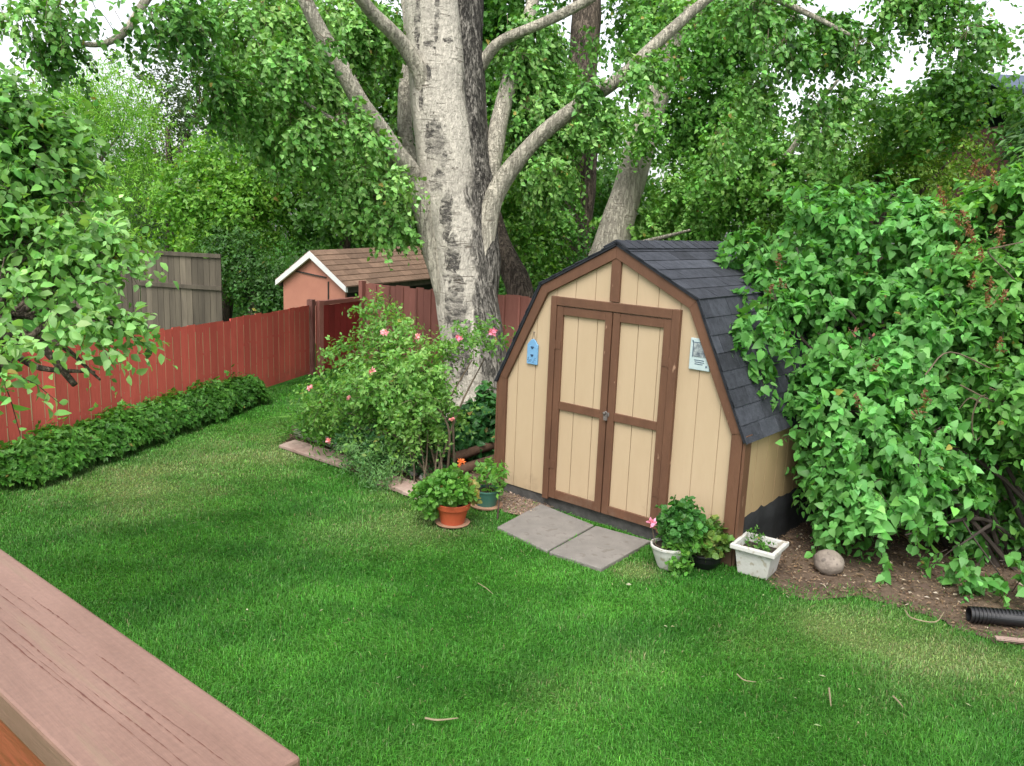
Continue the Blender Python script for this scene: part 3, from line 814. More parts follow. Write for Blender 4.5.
# roof: deck slabs, shingle courses, ridge cap
roof = MB(); Y0, Y1 = -.052, SHED_D+.05
RO = [(-.035, 1.075), (.448, 2.020), (1.22, 2.404), (1.993, 2.020), (2.478, .99)]
def lerp2(a, b, t): return (a[0]+(b[0]-a[0])*t, a[1]+(b[1]-a[1])*t)
for k in range(4):
    a, b_ = np.array(RO[k]), np.array(RO[k+1])
    e = nrm(b_-a); n_ = np.array([-e[1], e[0]])
    roof.prism_y([tuple(a), tuple(b_), tuple(b_-n_*.02), tuple(a-n_*.02)], Y0, Y1, (.25, .25, .25))
    low, high = (a, b_) if k < 2 else (b_, a)
    L = np.linalg.norm(high-low); nc = round(L/.142)
    for c in range(nc):
        p0 = low+(high-low)*(c/nc)-(nrm(high-low)*.012); p1 = low+(high-low)*min(1, (c+1.25)/nc)
        if c == nc-1: p1 = high
        y = Y0-.004-(.15 if c % 2 else 0)-.02*(c % 3)
        while y < Y1:
            ya, yb = max(y+.002, Y0-.004), min(y+.298, Y1+.004)
            if yb-ya > .03:
                t1, t0 = .010+rng.random()*.003, .0035
                s_ = np.exp(rng.normal(0, .16)); cc = (.5*s_, .5*s_, .5*s_)
                q = [(*(p0+n_*.001), ya), (*(p1+n_*.001), ya), (*(p1+n_*t0), ya), (*(p0+n_*t1), ya)]
                v = [(u, ya, w_) for u, w_, _ in q]+[(u, yb, w_) for u, w_, _ in q]
                roof.hexa(v, cc)
            y += .30
y = Y0-.006
while y < Y1:
    s_ = np.exp(rng.normal(0, .15)); cc = (.5*s_,)*3
    for sg in (-1, 1):
        e = np.array([sg*.76, -.385]); e = e/np.linalg.norm(e); n_ = np.array([-e[1]*sg, e[0]*sg]); n_ = n_ if n_[1] > 0 else -n_
        a = np.array([1.22, 2.415]); b_ = a+e*.13
        v = []
        for yy, h in ((y, .012), (y+.17, .004)):
            v += [(*(a+n_*.0), yy), (*(b_+n_*.004), yy), (*(b_+n_*(h+.004)), yy), (*(a+np.array([0, h+.004])), yy)]
        v = [(p[0], p[2], p[1]) for p in v]
        roof.hexa(v, cc)
    y += .145
roof.build('roof', M['shingle'], shed)

# ornaments hung on the shed front
OX = .072
o = thing('wall_ornament', 'small pale blue house-shaped board with two dark hearts hung left of the shed doors', 'ornament', (.37, -.012, 1.38))
b = MB(); b.prism_y([(.243+OX, 1.285), (.363+OX, 1.285), (.363+OX, 1.46), (.325+OX, 1.505), (.303+OX, 1.515), (.281+OX, 1.505), (.243+OX, 1.46)], -.026, -.009); b.build('board', M['blue'], o, bevel=.003)
for z in (1.438, 1.366):
    t = np.linspace(0, 2*PI, 18)[:-1]
    hx = 16*np.sin(t)**3; hz = 13*np.cos(t)-5*np.cos(2*t)-2*np.cos(3*t)-np.cos(4*t)
    b = MB(); b.prism_y([(.303+OX+x*.00105, z+q*.00085) for x, q in zip(hx, hz)][::-1], -.031, -.0265); b.build('heart', M['navy'], o)
b = MB()
for x, z, w_ in ((.262, 1.325, .02), (.29, 1.322, .03), (.335, 1.326, .022), (.275, 1.308, .03), (.32, 1.306, .02), (.262, 1.34, .012), (.34, 1.342, .012)):
    x += OX; b.tube([(x-w_/2, -.0275, z-.003), (x, -.0275, z+.004), (x+w_/2, -.0275, z)], .0016, 4, 2)
b.build('scrollwork', M['navy'], o)
b = MB(); b.tube([(.281+OX, -.0125, 1.50), (.303+OX, -.012, 1.575), (.325+OX, -.0125, 1.50)], .002, 5, 1); b.ball((.303+OX, -.012, 1.575), .006); b.build('hanger', M['metal'], o)

o = thing('wall_plaque', 'pale blue framed plaque with a faded picture right of the shed doors', 'plaque', (2.02, -.012, 1.55))
XC, ZC = 2.03, 1.595
pw, ph = .088, .122
b = MB(); b.box((XC-pw, -.026, ZC-ph), (XC+pw, -.009, ZC+ph)); b.build('frame', M['plaque'], o, bevel=.004)
b = MB(); b.box((XC-.058, -.0285, ZC-.02), (XC+.052, -.0265, ZC+.088)); b.build('picture', M['picture'], o)
b = MB()
for z in (-.045, -.06, -.075): b.box((XC-.045+.006*(z < -.05), -.0283, ZC+z-.0022), (XC+.04-.01*(z < -.07), -.0266, ZC+z+.0022))
b.box((XC-.06, -.0285, ZC+.089), (XC+.054, -.0266, ZC+.094)); b.box((XC-.064, -.0285, ZC-.022), (XC-.0595, -.0266, ZC+.094))
b.box((XC+.056, -.0285, ZC-.096), (XC+.066, -.0266, ZC-.082)); b.ball((XC-.066, -.028, ZC+.1), .005)
b.build('marks', M['navy'], o)

# iron rod at the shed corner
p0, p1 = gp(497, 521), gp(500, 478, .26)
b = MB(); b.tube([p0-np.array([0, 0, .05]), p0*.5+p1*.5+np.array([.006, 0, 0]), p1], .0075, 6, 4)
tag(b.build('iron_rod', M['iron'], loc=p0), 'thin rusty iron rod stuck in the ground at the left corner of the shed', 'rod')

# ================================================================== FENCES
def board_fence(mb, a, b, h, bw=.142, gap=(.003, .013), th=.018, z0=.03, hv=.012, jit=.14, sag=None, edges=None):
    a = np.array(a, float); b = np.array(b, float); L = np.linalg.norm(b-a); e = (b-a)/L; n = np.array([e[1], -e[0]])
    s = 0.0
    while s < L:
        w_ = min(bw*(.96+.08*rng.random()), L-s)
        hh = h+rng.normal(0, hv)+(sag(s/L) if sag else 0)
        off = rng.normal(0, .0015)
        p = a+e*s; q = a+e*(s+w_)
        cc = .5*np.exp(rng.normal(0, jit))
        v = []
        for z, k in ((z0, 0), (hh, 1)):
            v += [(*(p+n*off), z), (*(q+n*off), z), (*(q+n*(off+th)), z+(.004 if k else 0)), (*(p+n*(off+th)), z+(.004 if k else 0))]
        mb.hexa(v, (cc, cc, cc))
        if edges is not None and rng.random() < .85:
            z1 = hh-rng.uniform(.01, .12); z0_ = z0+rng.uniform(0, .15); ew = rng.uniform(.006, .012)
            for k_ in range(3):
                za, zb = z0_+(z1-z0_)*k_/3+rng.uniform(0, .04), z0_+(z1-z0_)*(k_+1)/3
                w1 = ew*rng.uniform(.5, 1.1); u = []
                for z in (za, zb): u += [(*(q-e*w1+n*(off+th-.004)), z), (*(q+e*.002+n*(off+th-.004)), z), (*(q+e*.002+n*(off+th+.0008)), z), (*(q-e*w1+n*(off+th+.0008)), z)]
                edges.hexa(u)
        s += w_+rng.uniform(*gap)
    return e, n, L

FA, FB = np.array([-2.18, -5.92]), np.array([-5.85, 2.05])
fence = thing('board_fence', 'bright red painted board fence with gaps between boards along the left of the lawn', 'fence', (*((FA+FB)/2), 0))
b = MB(); ed = MB(); e, n, L = board_fence(b, FA, FB, 1.115, jit=.10, hv=.011, edges=ed)
b.build('boards', M['red'], fence)
o = ed.build('pale_edges', M['pale_strip'], fence); o['label'] = 'thin pale strips along the board edges'  # thin pale yellow strips along one edge of most boards
for z in (.28, .88):
    b = MB(); q0 = FA-n*.001; q1 = FB-n*.001
    v = []
    for zz in (z, z+.085): v += [(*q0, zz), (*q1, zz), (*(q1-n*.038), zz), (*(q0-n*.038), zz)]
    b.hexa(v); b.build('rail', M['redlow'], fence)
for s in (.2, 2.55, 4.95, 7.3):
    p = FA+e*s-n*.09; b = MB(); b.box((-.045, -.045, 0), (.045, .045, 1.06), M=lambda v: v+np.array([*p, 0])); b.build('post', M['redlow'], fence)
# corner post
cp = FB+e*.07+n*.01
b = MB(); b.box((-.05, -.05, 0), (.05, .05, 1.2), M=lambda v: np.c_[v[:, 0]*e[0]-v[:, 1]*n[0]*-1, v[:, 0]*e[1]+v[:, 1]*n[1], v[:, 2]]+np.array([*cp, 0]))
o = b.build('corner_post', M['worn'], fence, bevel=.006); o['label'] = 'worn post with pale flaking paint at the fence corner'

GA, GB = np.array([-5.86, 2.20]), np.array([-6.16, 3.33])
gate = thing('gate_panel', 'dark red boarded gate panel between the fence corner and the back fence', 'gate', (*((GA+GB)/2), 0))
b = MB(); e2, n2, L2 = board_fence(b, GA, GB, 1.09, .15, (.002, .006), hv=.002, jit=.08); b.build('boards', M['redlow'], gate)
b = MB(); v = []
for zz in (1.1, 1.165): v += [(*(GA+n2*.05), zz), (*(GB+n2*.05), zz), (*(GB-n2*.04), zz), (*(GA-n2*.04), zz)]
b.hexa(v); b.build('top_rail', M['redbrown'], gate)
b = MB(); p = GA+e2*.03+n2*.06; b.box((-.04, -.04, 0), (.04, .04, 1.18), M=lambda v: v+np.array([*p, 0])); b.build('post', M['redbrown'], gate)

BA, BB = np.array([-6.12, 3.36]), np.array([2.5, 5.45])
back = thing('back_fence', 'taller red-brown stained board fence running behind the big tree and the shed', 'fence', (*((BA+BB)/2), 0))
b = MB(); e3, n3, L3 = board_fence(b, BA, BB, 1.40, .135, (.0, .004), jit=.10, hv=.012, th=.02)
s = 0.0
while s < L3:       # cover strips over the joints
    p = BA+e3*s+n3*.021; q = p+e3*.035; v = []
    for z in (.05, 1.385): v += [(*p, z), (*q, z), (*(q+n3*.014), z), (*(p+n3*.014), z)]
    cc = .5*np.exp(rng.normal(0, .1)); b.hexa(v, (cc,)*3)
    s += .27
b.build('boards', M['redbrown'], back)
for s in (.02, 2.4, 4.8, 7.2):
    p = BA+e3*s+n3*.04; b = MB(); b.box((-.045, -.045, 0), (.045, .045, 1.44), M=lambda v: v+np.array([*p, 0])); b.build('post', M['redbrown'], back)
for z in (.35, 1.05):
    b = MB(); v = []
    for zz in (z, z+.08): v += [(*(BA-n3*.002), zz), (*(BB-n3*.002), zz), (*(BB-n3*.04), zz), (*(BA-n3*.04), zz)]
    b.hexa(v); b.build('rail', M['redbrown'], back)

# dark low lean-to roof line and grey neighbour fence
ga, gb = at(118, 270, 17.6), at(221, 256, 17.0)
grey = thing('weathered_fence', 'weathered grey wooden fence panel in the yard beyond the red fence', 'fence', (ga[0], ga[1], 0))
b = MB(); e4, n4, L4 = board_fence(b, ga[:2]+(gb-ga)[:2]*.22, gb[:2], gb[2]-.03, .13, (.002, .01), jit=.2, hv=.012, z0=-.3); b.build('boards', M['grey_wood'], grey)
b = MB(); board_fence(b, ga[:2]-(gb-ga)[:2]*.5, ga[:2]+(gb-ga)[:2]*.21, gb[2]-.42, .13, (.004, .02), jit=.22, hv=.03, z0=-.3, sag=lambda t: .25*t); o = b.build('low_boards', M['grey_wood'], grey)
for z in (gb[2]-.70, gb[2]-.04):
    b = MB(); v = []
    q0 = ga[:2]+(gb-ga)[:2]*.2; q1 = gb[:2]+e4*.02
    for zz in (z, z+.08): v += [(*(q0+n4*.02), zz), (*(q1+n4*.02), zz), (*(q1+n4*.06), zz), (*(q0+n4*.06), zz)]
    b.hexa(v, (.42,)*3); b.build('rail', M['grey_wood'], grey)

# ================================================================== NEIGHBOUR'S SALMON SHED
eL, eR, ap = at(277, 277, 16.7), at(346, 289, 15.8), at(307, 251, 16.25)
zE = .5*(eL[2]+eR[2]); gx = nrm((eR-eL)*np.array([1, 1, 0])); half = np.linalg.norm((eR-eL)[:2])/2; mid = (eL+eR)/2
gy = np.array([-gx[1], gx[0], 0]);  gy = gy if gy@CF > 0 else -gy
Ln = 5.0; rise = ap[2]-zE
sh = thing('neighbour_shed', 'salmon pink shed with white barge boards and brown shingle roof behind the red fence', 'shed', (mid[0], mid[1], 0))
def sp(u, v, z): return np.array([*(mid[:2]+gx[:2]*u+gy[:2]*v), z])
zr = lambda v: .10*v/Ln
b = MB(); hw = half-.09
v0 = [sp(-hw, .08, -.4), sp(hw, .08, -.4), sp(hw, .08, zE+.05), sp(0, .08, ap[2]-.04), sp(-hw, .08, zE+.05)]
v1 = [p+gy*.05 for p in v0]
b.add(v0+v1, [(0, 1, 2, 3, 4), (9, 8, 7, 6, 5)]+[(k, 5+k, 5+(k+1) % 5, (k+1) % 5) for k in range(5)]); b.build('gable_wall', M['pink'], sh)
b = MB(); b.hexa([sp(-hw*.62, .055, zE+.19), sp(hw*.42, .055, zE+.11), sp(hw*.42, .078, zE+.11), sp(-hw*.62, .078, zE+.19), sp(-hw*.62, .055, zE+.215), sp(hw*.42, .055, zE+.135), sp(hw*.42, .078, zE+.135), sp(-hw*.62, .078, zE+.215)])
b.box((0, 0, 0), (1, 1, 1), M=lambda v: np.array([sp(hw*(.47+.03*q[0]), .06+.018*q[1], -.3+q[2]*(zE+.35)) for q in v])); b.build('door_seam', M['dark'], sh)
for sg in (-1, 1):
    b = MB(); b.hexa([sp(sg*hw, .13, -.4), sp(sg*(hw-.05), .13, -.4), sp(sg*(hw-.05), Ln, -.4), sp(sg*hw, Ln, -.4), sp(sg*hw, .13, zE-.12), sp(sg*(hw-.05), .13, zE-.12), sp(sg*(hw-.05), Ln, zE-.06), sp(sg*hw, Ln, zE-.06)])
    o = b.build('side_wall', M['dark'], sh)
    b = MB()
    A0, A1 = np.array([0, ap[2]+.01]), np.array([sg*(half+.02), zE-.01])
    t_ = nrm(A1-A0); d_ = np.array([0, -.13])
    pts = [A0, A1, A1+d_*.8, A0+d_]
    vv = [sp(p[0], -.03, p[1]) for p in pts]+[sp(p[0], .03, p[1]) for p in pts]
    b.hexa(vv); b.build('barge_board', M['white'], sh)
    b = MB()
    nrow = 7
    for r_ in range(nrow):
        t0, t1 = r_/nrow, (r_+1.1)/nrow
        y = -.02-(.18 if r_ % 2 else 0)
        while y < Ln:
            ya, yb = max(y, -.02), min(y+.345, Ln)
            if yb > ya:
                q = []
                for t, up_ in ((t1, .028), (t0, .012)):
                    x, z = A0[0]+(A1[0]-A0[0])*min(t, 1.03), A0[1]+(A1[1]-A0[1])*min(t, 1.03)
                    q.append((x, z, up_))
                (xl, zl, ul), (xh, zh, uh) = q
                v = [sp(xl, ya, zl+zr(ya)), sp(xl, yb, zl+zr(yb)), sp(xh, yb, zh+zr(yb)), sp(xh, ya, zh+zr(ya)), sp(xl, ya, zl+ul+zr(ya)), sp(xl, yb, zl+ul+zr(yb)), sp(xh, yb, zh+uh+zr(yb)), sp(xh, ya, zh+uh+zr(ya))]
                cc = .5*np.exp(rng.normal(0, .12)); b.hexa(v, (cc,)*3)
            y += .35
    b.build('roof', M['brown_shingle'], sh)
    b = MB(); v = []
    for z in (zE-.13, zE-.02): v += [sp(sg*(half-.005), .04, z), sp(sg*(half-.005), Ln, z+.1), sp(sg*(half-.03), Ln, z+.1), sp(sg*(half-.03), .04, z)]
    b.hexa(v); b.build('fascia', M['grey_wood'], sh)

# ================================================================== DECK RAILING in the foreground
rl = thing('deck_railing', 'faded red-brown wooden deck rail with cracked flat top board in the near left corner', 'railing', (3.6, -5.45, 1.0))
zt, xe = 2.05, 4.425
ang = .024
def rr(v):
    x = v[:, 0]-xe; y = v[:, 1]
    return np.c_[xe+x*math.cos(ang)-y*math.sin(ang), -5.357+x*math.sin(ang)+y*math.cos(ang), v[:, 2]]
b = MB(); b.box((-3.0, -.147, zt-.038), (xe, 0, zt), M=rr); cap = b.build('cap_board', M['rail'], rl, bevel=.004)
# long checks in the cap board: slim dark slits following the grain
def crack_set():
    b = MB()
    for (x0, x1, y) in ((3.75, 4.1, -.062), (4.05, 4.36, -.066), (3.55, 3.98, -.078), (3.9, 4.12, -.086), (4.0, 4.38, -.094), (3.7, 3.95, -.05), (3.5, 3.86, -.088), (3.86, 4.2, -.101), (4.16, 4.4, -.083), (4.1, 4.2, -.045),
                        (4.22, 4.40, -.055), (3.62, 3.76, -.112), (3.9, 4.04, -.036)):
        n_ = 40; xs_ = np.linspace(x0, x1, n_); yy = y+.012*(xs_-x0)+np.cumsum(rng.normal(0, .00022, n_)); ww = .00045*np.sin(np.linspace(0.12, PI-.12, n_))*np.maximum(.12, rng.normal(.8, .6, n_))
        v = np.r_[np.c_[xs_, yy-ww, np.full(n_, zt+.0006)], np.c_[xs_, yy+ww, np.full(n_, zt+.0006)]]
        f = [(k, k+1, n_+k+1, n_+k) for k in range(n_-1)]
        b.add(rr(v), f)
    b.build('wood_checks', M['rail_crack'], cap)
crack_set()
b = MB(); b.box((-3.0, -.137, zt-.24), (xe-.05, -.099, zt-.040), M=rr); b.build('inner_apron', M['rail_side'], rl, bevel=.003)
b = MB(); b.box((-3.0, -.04, zt-.13), (xe-.05, -.005, zt-.040), M=rr); b.build('outer_apron', M['rail_side'], rl, bevel=.003)
for x in (xe-.12, 2.2, 0.0):
    b = MB(); b.box((x-.045, -.097, 0), (x+.045, -.042, zt-.041), M=rr); b.build('post', M['rail_side'], rl, bevel=.004)
b = MB(); b.box((-3.0, -.09, 1.1), (xe-.17, -.05, 1.19), M=rr); b.build('lower_rail', M['rail_side'], rl)
# ================================================================== SMALL THINGS AROUND THE SHED
def geranium(mbL, c, rx, rz, n, size, cols, T=ROUND, up=.9):
    ells = [(np.array(c), (rx, rx, rz))]
    crown(mbL, None, ells, n, 6, size, T, cols, twig=.07, droop=.05, shell=.35, thr=-3, up=up, spread=.9, hang=.1, sizevar=.35)

def flower_head(mb, c, r, col, n=26, T=RHOMB, psize=.5):
    c = np.array(c); d = nrm(rng.normal(size=(n, 3))+np.array([0, 0, .6]))
    P = c+d*r*.45
    cc = np.array(col)*np.exp(rng.normal(0, .18, (n, 1)))
    put_leaves(mb, T, P, d*.5+rng.normal(0, .8, (n, 3)), d+rng.normal(0, .3, (n, 3)), np.full(n, r*1.1*psize*2), np.clip(cc, 0, .95))

G_BR = [(.035, .095, .02), (.06, .155, .03), (.10, .22, .045)]
G_DK = [(.018, .06, .016), (.03, .10, .025), (.06, .155, .04)]
G_YE = [(.06, .12, .03), (.11, .19, .045), (.17, .24, .07)]

# terracotta pot with orange geranium
c = gp(452.5, 524); c[2] = 0
o = thing('potted_geranium', 'orange-flowered geranium in a terracotta coloured pot on the lawn edge', 'potted plant', c)
b = MB(); b.lathe([(.10, .018), (.130, .15), (.147, .152), (.153, .20), (.142, .203), (.137, .185), (.0, .185)], c, 36); b.build('pot', M['terracotta'], o, smooth=False, bevel=.003)
b = MB(); b.lathe([(.11, .0), (.142, .012), (.148, .022), (.136, .022), (.0, .016)], c, 36); b.build('saucer', M['saucer'], o)
b = MB(); b.lathe([(.0, .186), (.135, .187), (.0, .197)], c, 24); b.build('soil', M['potsoil'], o)
b = MB(); geranium(b, c+np.array([-.02, -.02, .32]), .165, .13, 170, .046, G_BR); geranium(b, c+np.array([-.13, -.12, .25]), .13, .11, 90, .045, G_BR); geranium(b, c+np.array([.04, .10, .29]), .09, .08, 30, .05, [(.14, .2, .05), (.2, .19, .07), (.26, .17, .07)])
b.build('foliage', M['leaf'], o)
b = MB()
for k in range(12):
    q = c+np.array([rng.normal(0, .08), rng.normal(0, .08), .33]); b.tube([c+np.array([rng.normal(0, .03), rng.normal(0, .03), .185]), (c+q)/2+np.array([0, 0, .1]), q], .004, 5, 2, col=(.2, .3, .1))
b.build('stems', M['twig'], o)
for px, py, D, r in ((437, 487, 6.95, .04), (461, 463, 7.0, .034)):
    b = MB(); flower_head(b, at(px, py, D), r, (.72, .20, .06), 28); f = b.build('flower', M['petal'], o)

# green pot with saucer
c = gp(486, 506); c[2] = 0
o = thing('potted_shrub', 'leafy seedling in a dark green pot on a tan saucer beside the left shed corner', 'potted plant', c)
b = MB(); b.lathe([(.09, .015), (.118, .145), (.124, .15), (.124, .165), (.112, .165), (.108, .14), (0, .14)], c, 36); b.build('pot', M['green_pot'], o, bevel=.003)
b = MB(); b.lathe([(.10, 0), (.148, .01), (.152, .022), (.14, .022), (0, .014)], c, 36); b.build('saucer', M['saucer'], o)
b = MB(); b.lathe([(.0, .141), (.109, .142), (0, .15)], c, 24); b.build('soil', M['potsoil'], o)
b = MB(); crown(b, None, [(c+np.array([.03, .02, .27]), (.12, .12, .13)), (c+np.array([.06, 0, .36]), (.06, .06, .09))], 46, 6, .062, RHOMB, G_BR, twig=.1, droop=.1, shell=.3, thr=-3); b.build('foliage', M['leaf'], o)
b = MB()
for q in ((.03, .02, .4), (-.04, .02, .33), (.08, -.02, .3)): b.tube([c+np.array([0, 0, .14]), c+np.array(q)*np.array([.6, .6, .7]), c+np.array(q)], .004, 5, 3)
b.build('stems', M['twig'], o)
b = MB(); q = c+np.array([-.055, -.09, .13]); b.hexa(np.array([(0, 0, 0), (.018, 0, 0), (.018, .003, 0), (0, .003, 0), (-.02, 0, .1), (-.002, 0, .1), (-.002, .003, .1), (-.02, .003, .1)])+q); b.build('plant_tag', M['white'], o)

# white urn pot with pink geranium
c = gp(668, 567); c[2] = 0
o = thing('potted_geranium', 'bushy pink-flowered geranium in a weathered white patterned pot by the shed doors', 'potted plant', c)
b = MB(); b.lathe([(.075, .0), (.085, .015), (.125, .12), (.137, .165), (.147, .17), (.147, .185), (.132, .187), (.125, .165), (0, .165)], c, 48, wob=.012); b.build('pot', M['white_pot'], o)
b = MB(); b.lathe([(.0, .166), (.126, .167), (0, .175)], c, 24); b.build('soil', M['potsoil'], o)
b = MB(); geranium(b, c+np.array([.045, .07, .34]), .14, .15, 170, .046, G_DK); geranium(b, c+np.array([.09, .06, .23]), .10, .10, 60, .042, G_BR)
geranium(b, c+np.array([.11, -.05, .12]), .05, .11, 46, .033, G_BR); b.build('foliage', M['leaf'], o)
b = MB()
for k in range(10): q = c+np.array([.05+rng.normal(0, .06), .06+rng.normal(0, .06), .32]); b.tube([c+np.array([rng.normal(0, .03), rng.normal(0, .03), .165]), (c+q)/2+np.array([0, 0, .08]), q], .004, 5, 2)
b.tube([c+np.array([-.02, 0, .16]), at(656, 545, 6.3), at(652, 526, 6.28)], .0035, 5, 3); b.build('stems', M['twig'], o)
b = MB(); flower_head(b, at(652, 523, 6.28), .034, (.80, .33, .50), 26); b.build('flower', M['petal'], o)

# black bowl with begonia
c = gp(703, 565); c[2] = 0
o = thing('potted_begonia', 'small green leafy plant in a low black bowl pot against the shed front', 'potted plant', c)
b = MB(); b.lathe([(.095, 0), (.135, .06), (.142, .10), (.15, .105), (.15, .12), (.138, .12), (.132, .10), (0, .10)], c, 40); b.build('pot', M['black_pot'], o, bevel=.003)
b = MB(); b.lathe([(.0, .101), (.133, .102), (0, .108)], c, 24); b.build('soil', M['potsoil'], o)
b = MB(); geranium(b, c+np.array([0.01, 0.01, .21]), .125, .12, 80, .052, [(.03, .085, .02), (.07, .13, .03), (.15, .15, .05)]); b.build('foliage', M['leaf'], o)
b = MB()
for k in range(9): q = c+np.array([rng.normal(0, .06), rng.normal(0, .06), .24]); b.tube([c+np.array([rng.normal(0, .03), rng.normal(0, .03), .1]), q], .004, 5, 2)
b.build('stems', M['twig'], o)

# square white planter
pc = [gp(735, 573), gp(758, 579.5), gp(785, 571)]
ex = nrm((pc[1]-pc[0])*np.array([1, 1, 0])); ey = np.array([-ex[1], ex[0], 0])
wL = np.linalg.norm(pc[1]-pc[0])
cen = pc[1]+(-ex*.115+ey*.10)+CR*.07; cen[2] = 0
o = thing('planter', 'square off-white plastic planter with sparse sprouts standing at the right corner of the shed', 'planter', cen)
def sq(h, z):
    return [cen+ex*h*a+ey*h*b_+np.array([0, 0, z]) for a, b_ in ((-1, -1), (1, -1), (1, 1), (-1, 1))]
rings = [sq(.112, 0), sq(.138, .188), sq(.138, .191), sq(.166, .195), sq(.170, .199), sq(.170, .228), sq(.166, .232), sq(.140, .232), sq(.132, .165)]
b = MB(); V = np.concatenate(rings); f = [(3, 2, 1, 0)]
for r_ in range(len(rings)-1):
    for k in range(4): f.append((r_*4+k, r_*4+(k+1) % 4, r_*4+4+(k+1) % 4, r_*4+4+k))
r_ = len(rings)-1; f.append(tuple(r_*4+k for k in range(4)))
b.add(V, f); b.build('box', M['white_pot'], o, bevel=.004)
b = MB(); q = sq(.1310, .166); q2 = sq(.1310, .172); b.hexa(q+q2); b.build('soil', M['potsoil'], o)
b = MB(); crown(b, None, [(cen+np.array([0, 0, .19]), (.11, .11, .02)), (cen-ex*.08+ey*.09+np.array([0, 0, .24]), (.04, .04, .06))], 40, 5, .03, RHOMB, G_BR, twig=.05, droop=-.3, shell=.1, thr=-3); b.build('sprouts', M['leaf'], o)

# stone
c = gp(828, 572); c[2] = .078
b = MB(); b.ball((0, 0, 0), (.115, .10, .095), seg=28, rings=18, noise=.07)
o = b.build('garden_stone', M['stone'], smooth=True); o.location = c; o.rotation_euler = (.05, .1, .5)
tag(o, 'smooth round grey-brown stone on the bare soil right of the white planter', 'stone')

# corrugated drain pipe
pa, pb_ = gp(966, 622, .0), gp(1024, 628, .0)
ax = nrm((pb_-pa)*np.array([1, 1, 0])); c0 = pa+np.array([0, 0, .058])+ax*.01
prof = []; b = MB()
Lp = 1.5; n_ = 120; th = np.arange(28)*2*PI/28
sidev = np.array([-ax[1], ax[0], 0])
V = []
for k in range(n_*2):
    s = (k/2)*(Lp/n_); r_ = .056 if (k//2) % 2 == 0 else .049
    s = s+(0 if k % 2 == 0 else .006)
    cc = c0+ax*s+sidev*.03*math.sin(s*2)
    V.append(cc+r_*(np.cos(th)[:, None]*sidev+np.sin(th)[:, None]*np.array([0, 0, 1.0])))
inner = [c0+ax*s+.046*(np.cos(th)[:, None]*sidev+np.sin(th)[:, None]*np.array([0, 0, 1.0])) for s in (0.0, .35)]
V = inner[::-1]+V
V = np.array(V); n2_ = len(V); i_ = np.arange(n2_-1)[:, None]; j_ = np.arange(28)[None]
b.add(V.reshape(-1, 3), np.stack([i_*28+j_, i_*28+(j_+1) % 28, (i_+1)*28+(j_+1) % 28, (i_+1)*28+j_], -1).reshape(-1, 4))
b.f.append(np.array([list(range(28))]))
tag(b.build('drain_pipe', M['pipe'], loc=c0), 'black corrugated plastic drain pipe with an open end lying on the soil', 'pipe')
# wood offcut below the pipe
q = gp(1000, 640); b = MB(); b.box((-.03, -.02, .003), (.3, .02, .02), M=lambda v: np.c_[v[:, 0]*ax[0]-v[:, 1]*ax[1], v[:, 0]*ax[1]+v[:, 1]*ax[0], v[:, 2]]+q)
tag(b.build('wood_offcut', M['timber'], loc=q, bevel=.003), 'flat pale wood offcut on the ground in front of the black pipe', 'board')

# bed edging: boards and logs
def beam(name, a, b_, w_, h, mat, lab, cat, z=0.0, tilt=0.0, grp=None):
    a = np.array(a); b_ = np.array(b_); e_ = nrm((b_-a)*np.array([1, 1, 0])); s_ = np.array([-e_[1], e_[0], 0])
    m = MB(); L_ = np.linalg.norm((b_-a)[:2]); n_ = 9
    V = []
    for k in range(n_):
        p = a+(b_-a)*k/(n_-1); p = np.array([p[0], p[1], z]); j_ = rng.normal(0, .004, 4)
        V += [p-s_*(w_/2+j_[0]), p+s_*(w_/2+j_[1]), p+s_*(w_/2+j_[1])+np.array([0, 0, h+tilt*w_/2+j_[2]]), p-s_*(w_/2+j_[0])+np.array([0, 0, h-tilt*w_/2+j_[3]])]
    f = [(3, 2, 1, 0), tuple(4*(n_-1)+k for k in range(4))]
    for k in range(n_-1):
        for q in range(4): f.append((4*k+q, 4*k+(q+1) % 4, 4*k+4+(q+1) % 4, 4*k+4+q))
    m.add(V, f); o = m.build(name, mat, loc=(a+b_)/2*np.array([1, 1, 0]), bevel=.008)
    return tag(o, lab, cat, grp)
beam('edging_board', gp(287, 446), gp(352, 467), .22, .05, M['timber'], 'wide pinkish worn timber board edging the flower bed at its left end', 'edging board', tilt=.12, grp='timber edging of the flower bed')
beam('edging_board', gp(385, 483), gp(440, 502), .22, .05, M['timber'], 'pinkish worn timber board edging the flower bed under the rose stems', 'edging board', tilt=.12, grp='timber edging of the flower bed')
a, b_ = gp(297, 437), gp(346, 453)
m = MB(); m.tube([a+np.array([0, 0, .055]), (a+b_)/2+np.array([0, .01, .06]), b_+np.array([0, 0, .055])], [.05, .055, .05], 12, 5, rough=.12)
tag(m.build('pale_log', M['pebble'], loc=a, smooth=True), 'pale bleached log lying behind the pinkish edging board', 'log')
for (q0, q1, r_, z, lab) in (((452, 478), (502, 462), .055, .05, 'lower brown log between the rose bush and the shed corner'), ((452, 472), (504, 456), .05, .15, 'upper brown log stacked on another beside the shed corner')):
    a, b_ = gp(*q0), gp(*q1); m = MB(); m.tube([a+np.array([0, 0, z]), (a+b_)/2+np.array([0, 0, z+.008]), b_+np.array([0, 0, z])], r_, 12, 5, rough=.08)
    tag(m.build('edging_log', M['timber_brown'], loc=a, smooth=True), lab, 'log', 'brown logs by the shed corner')
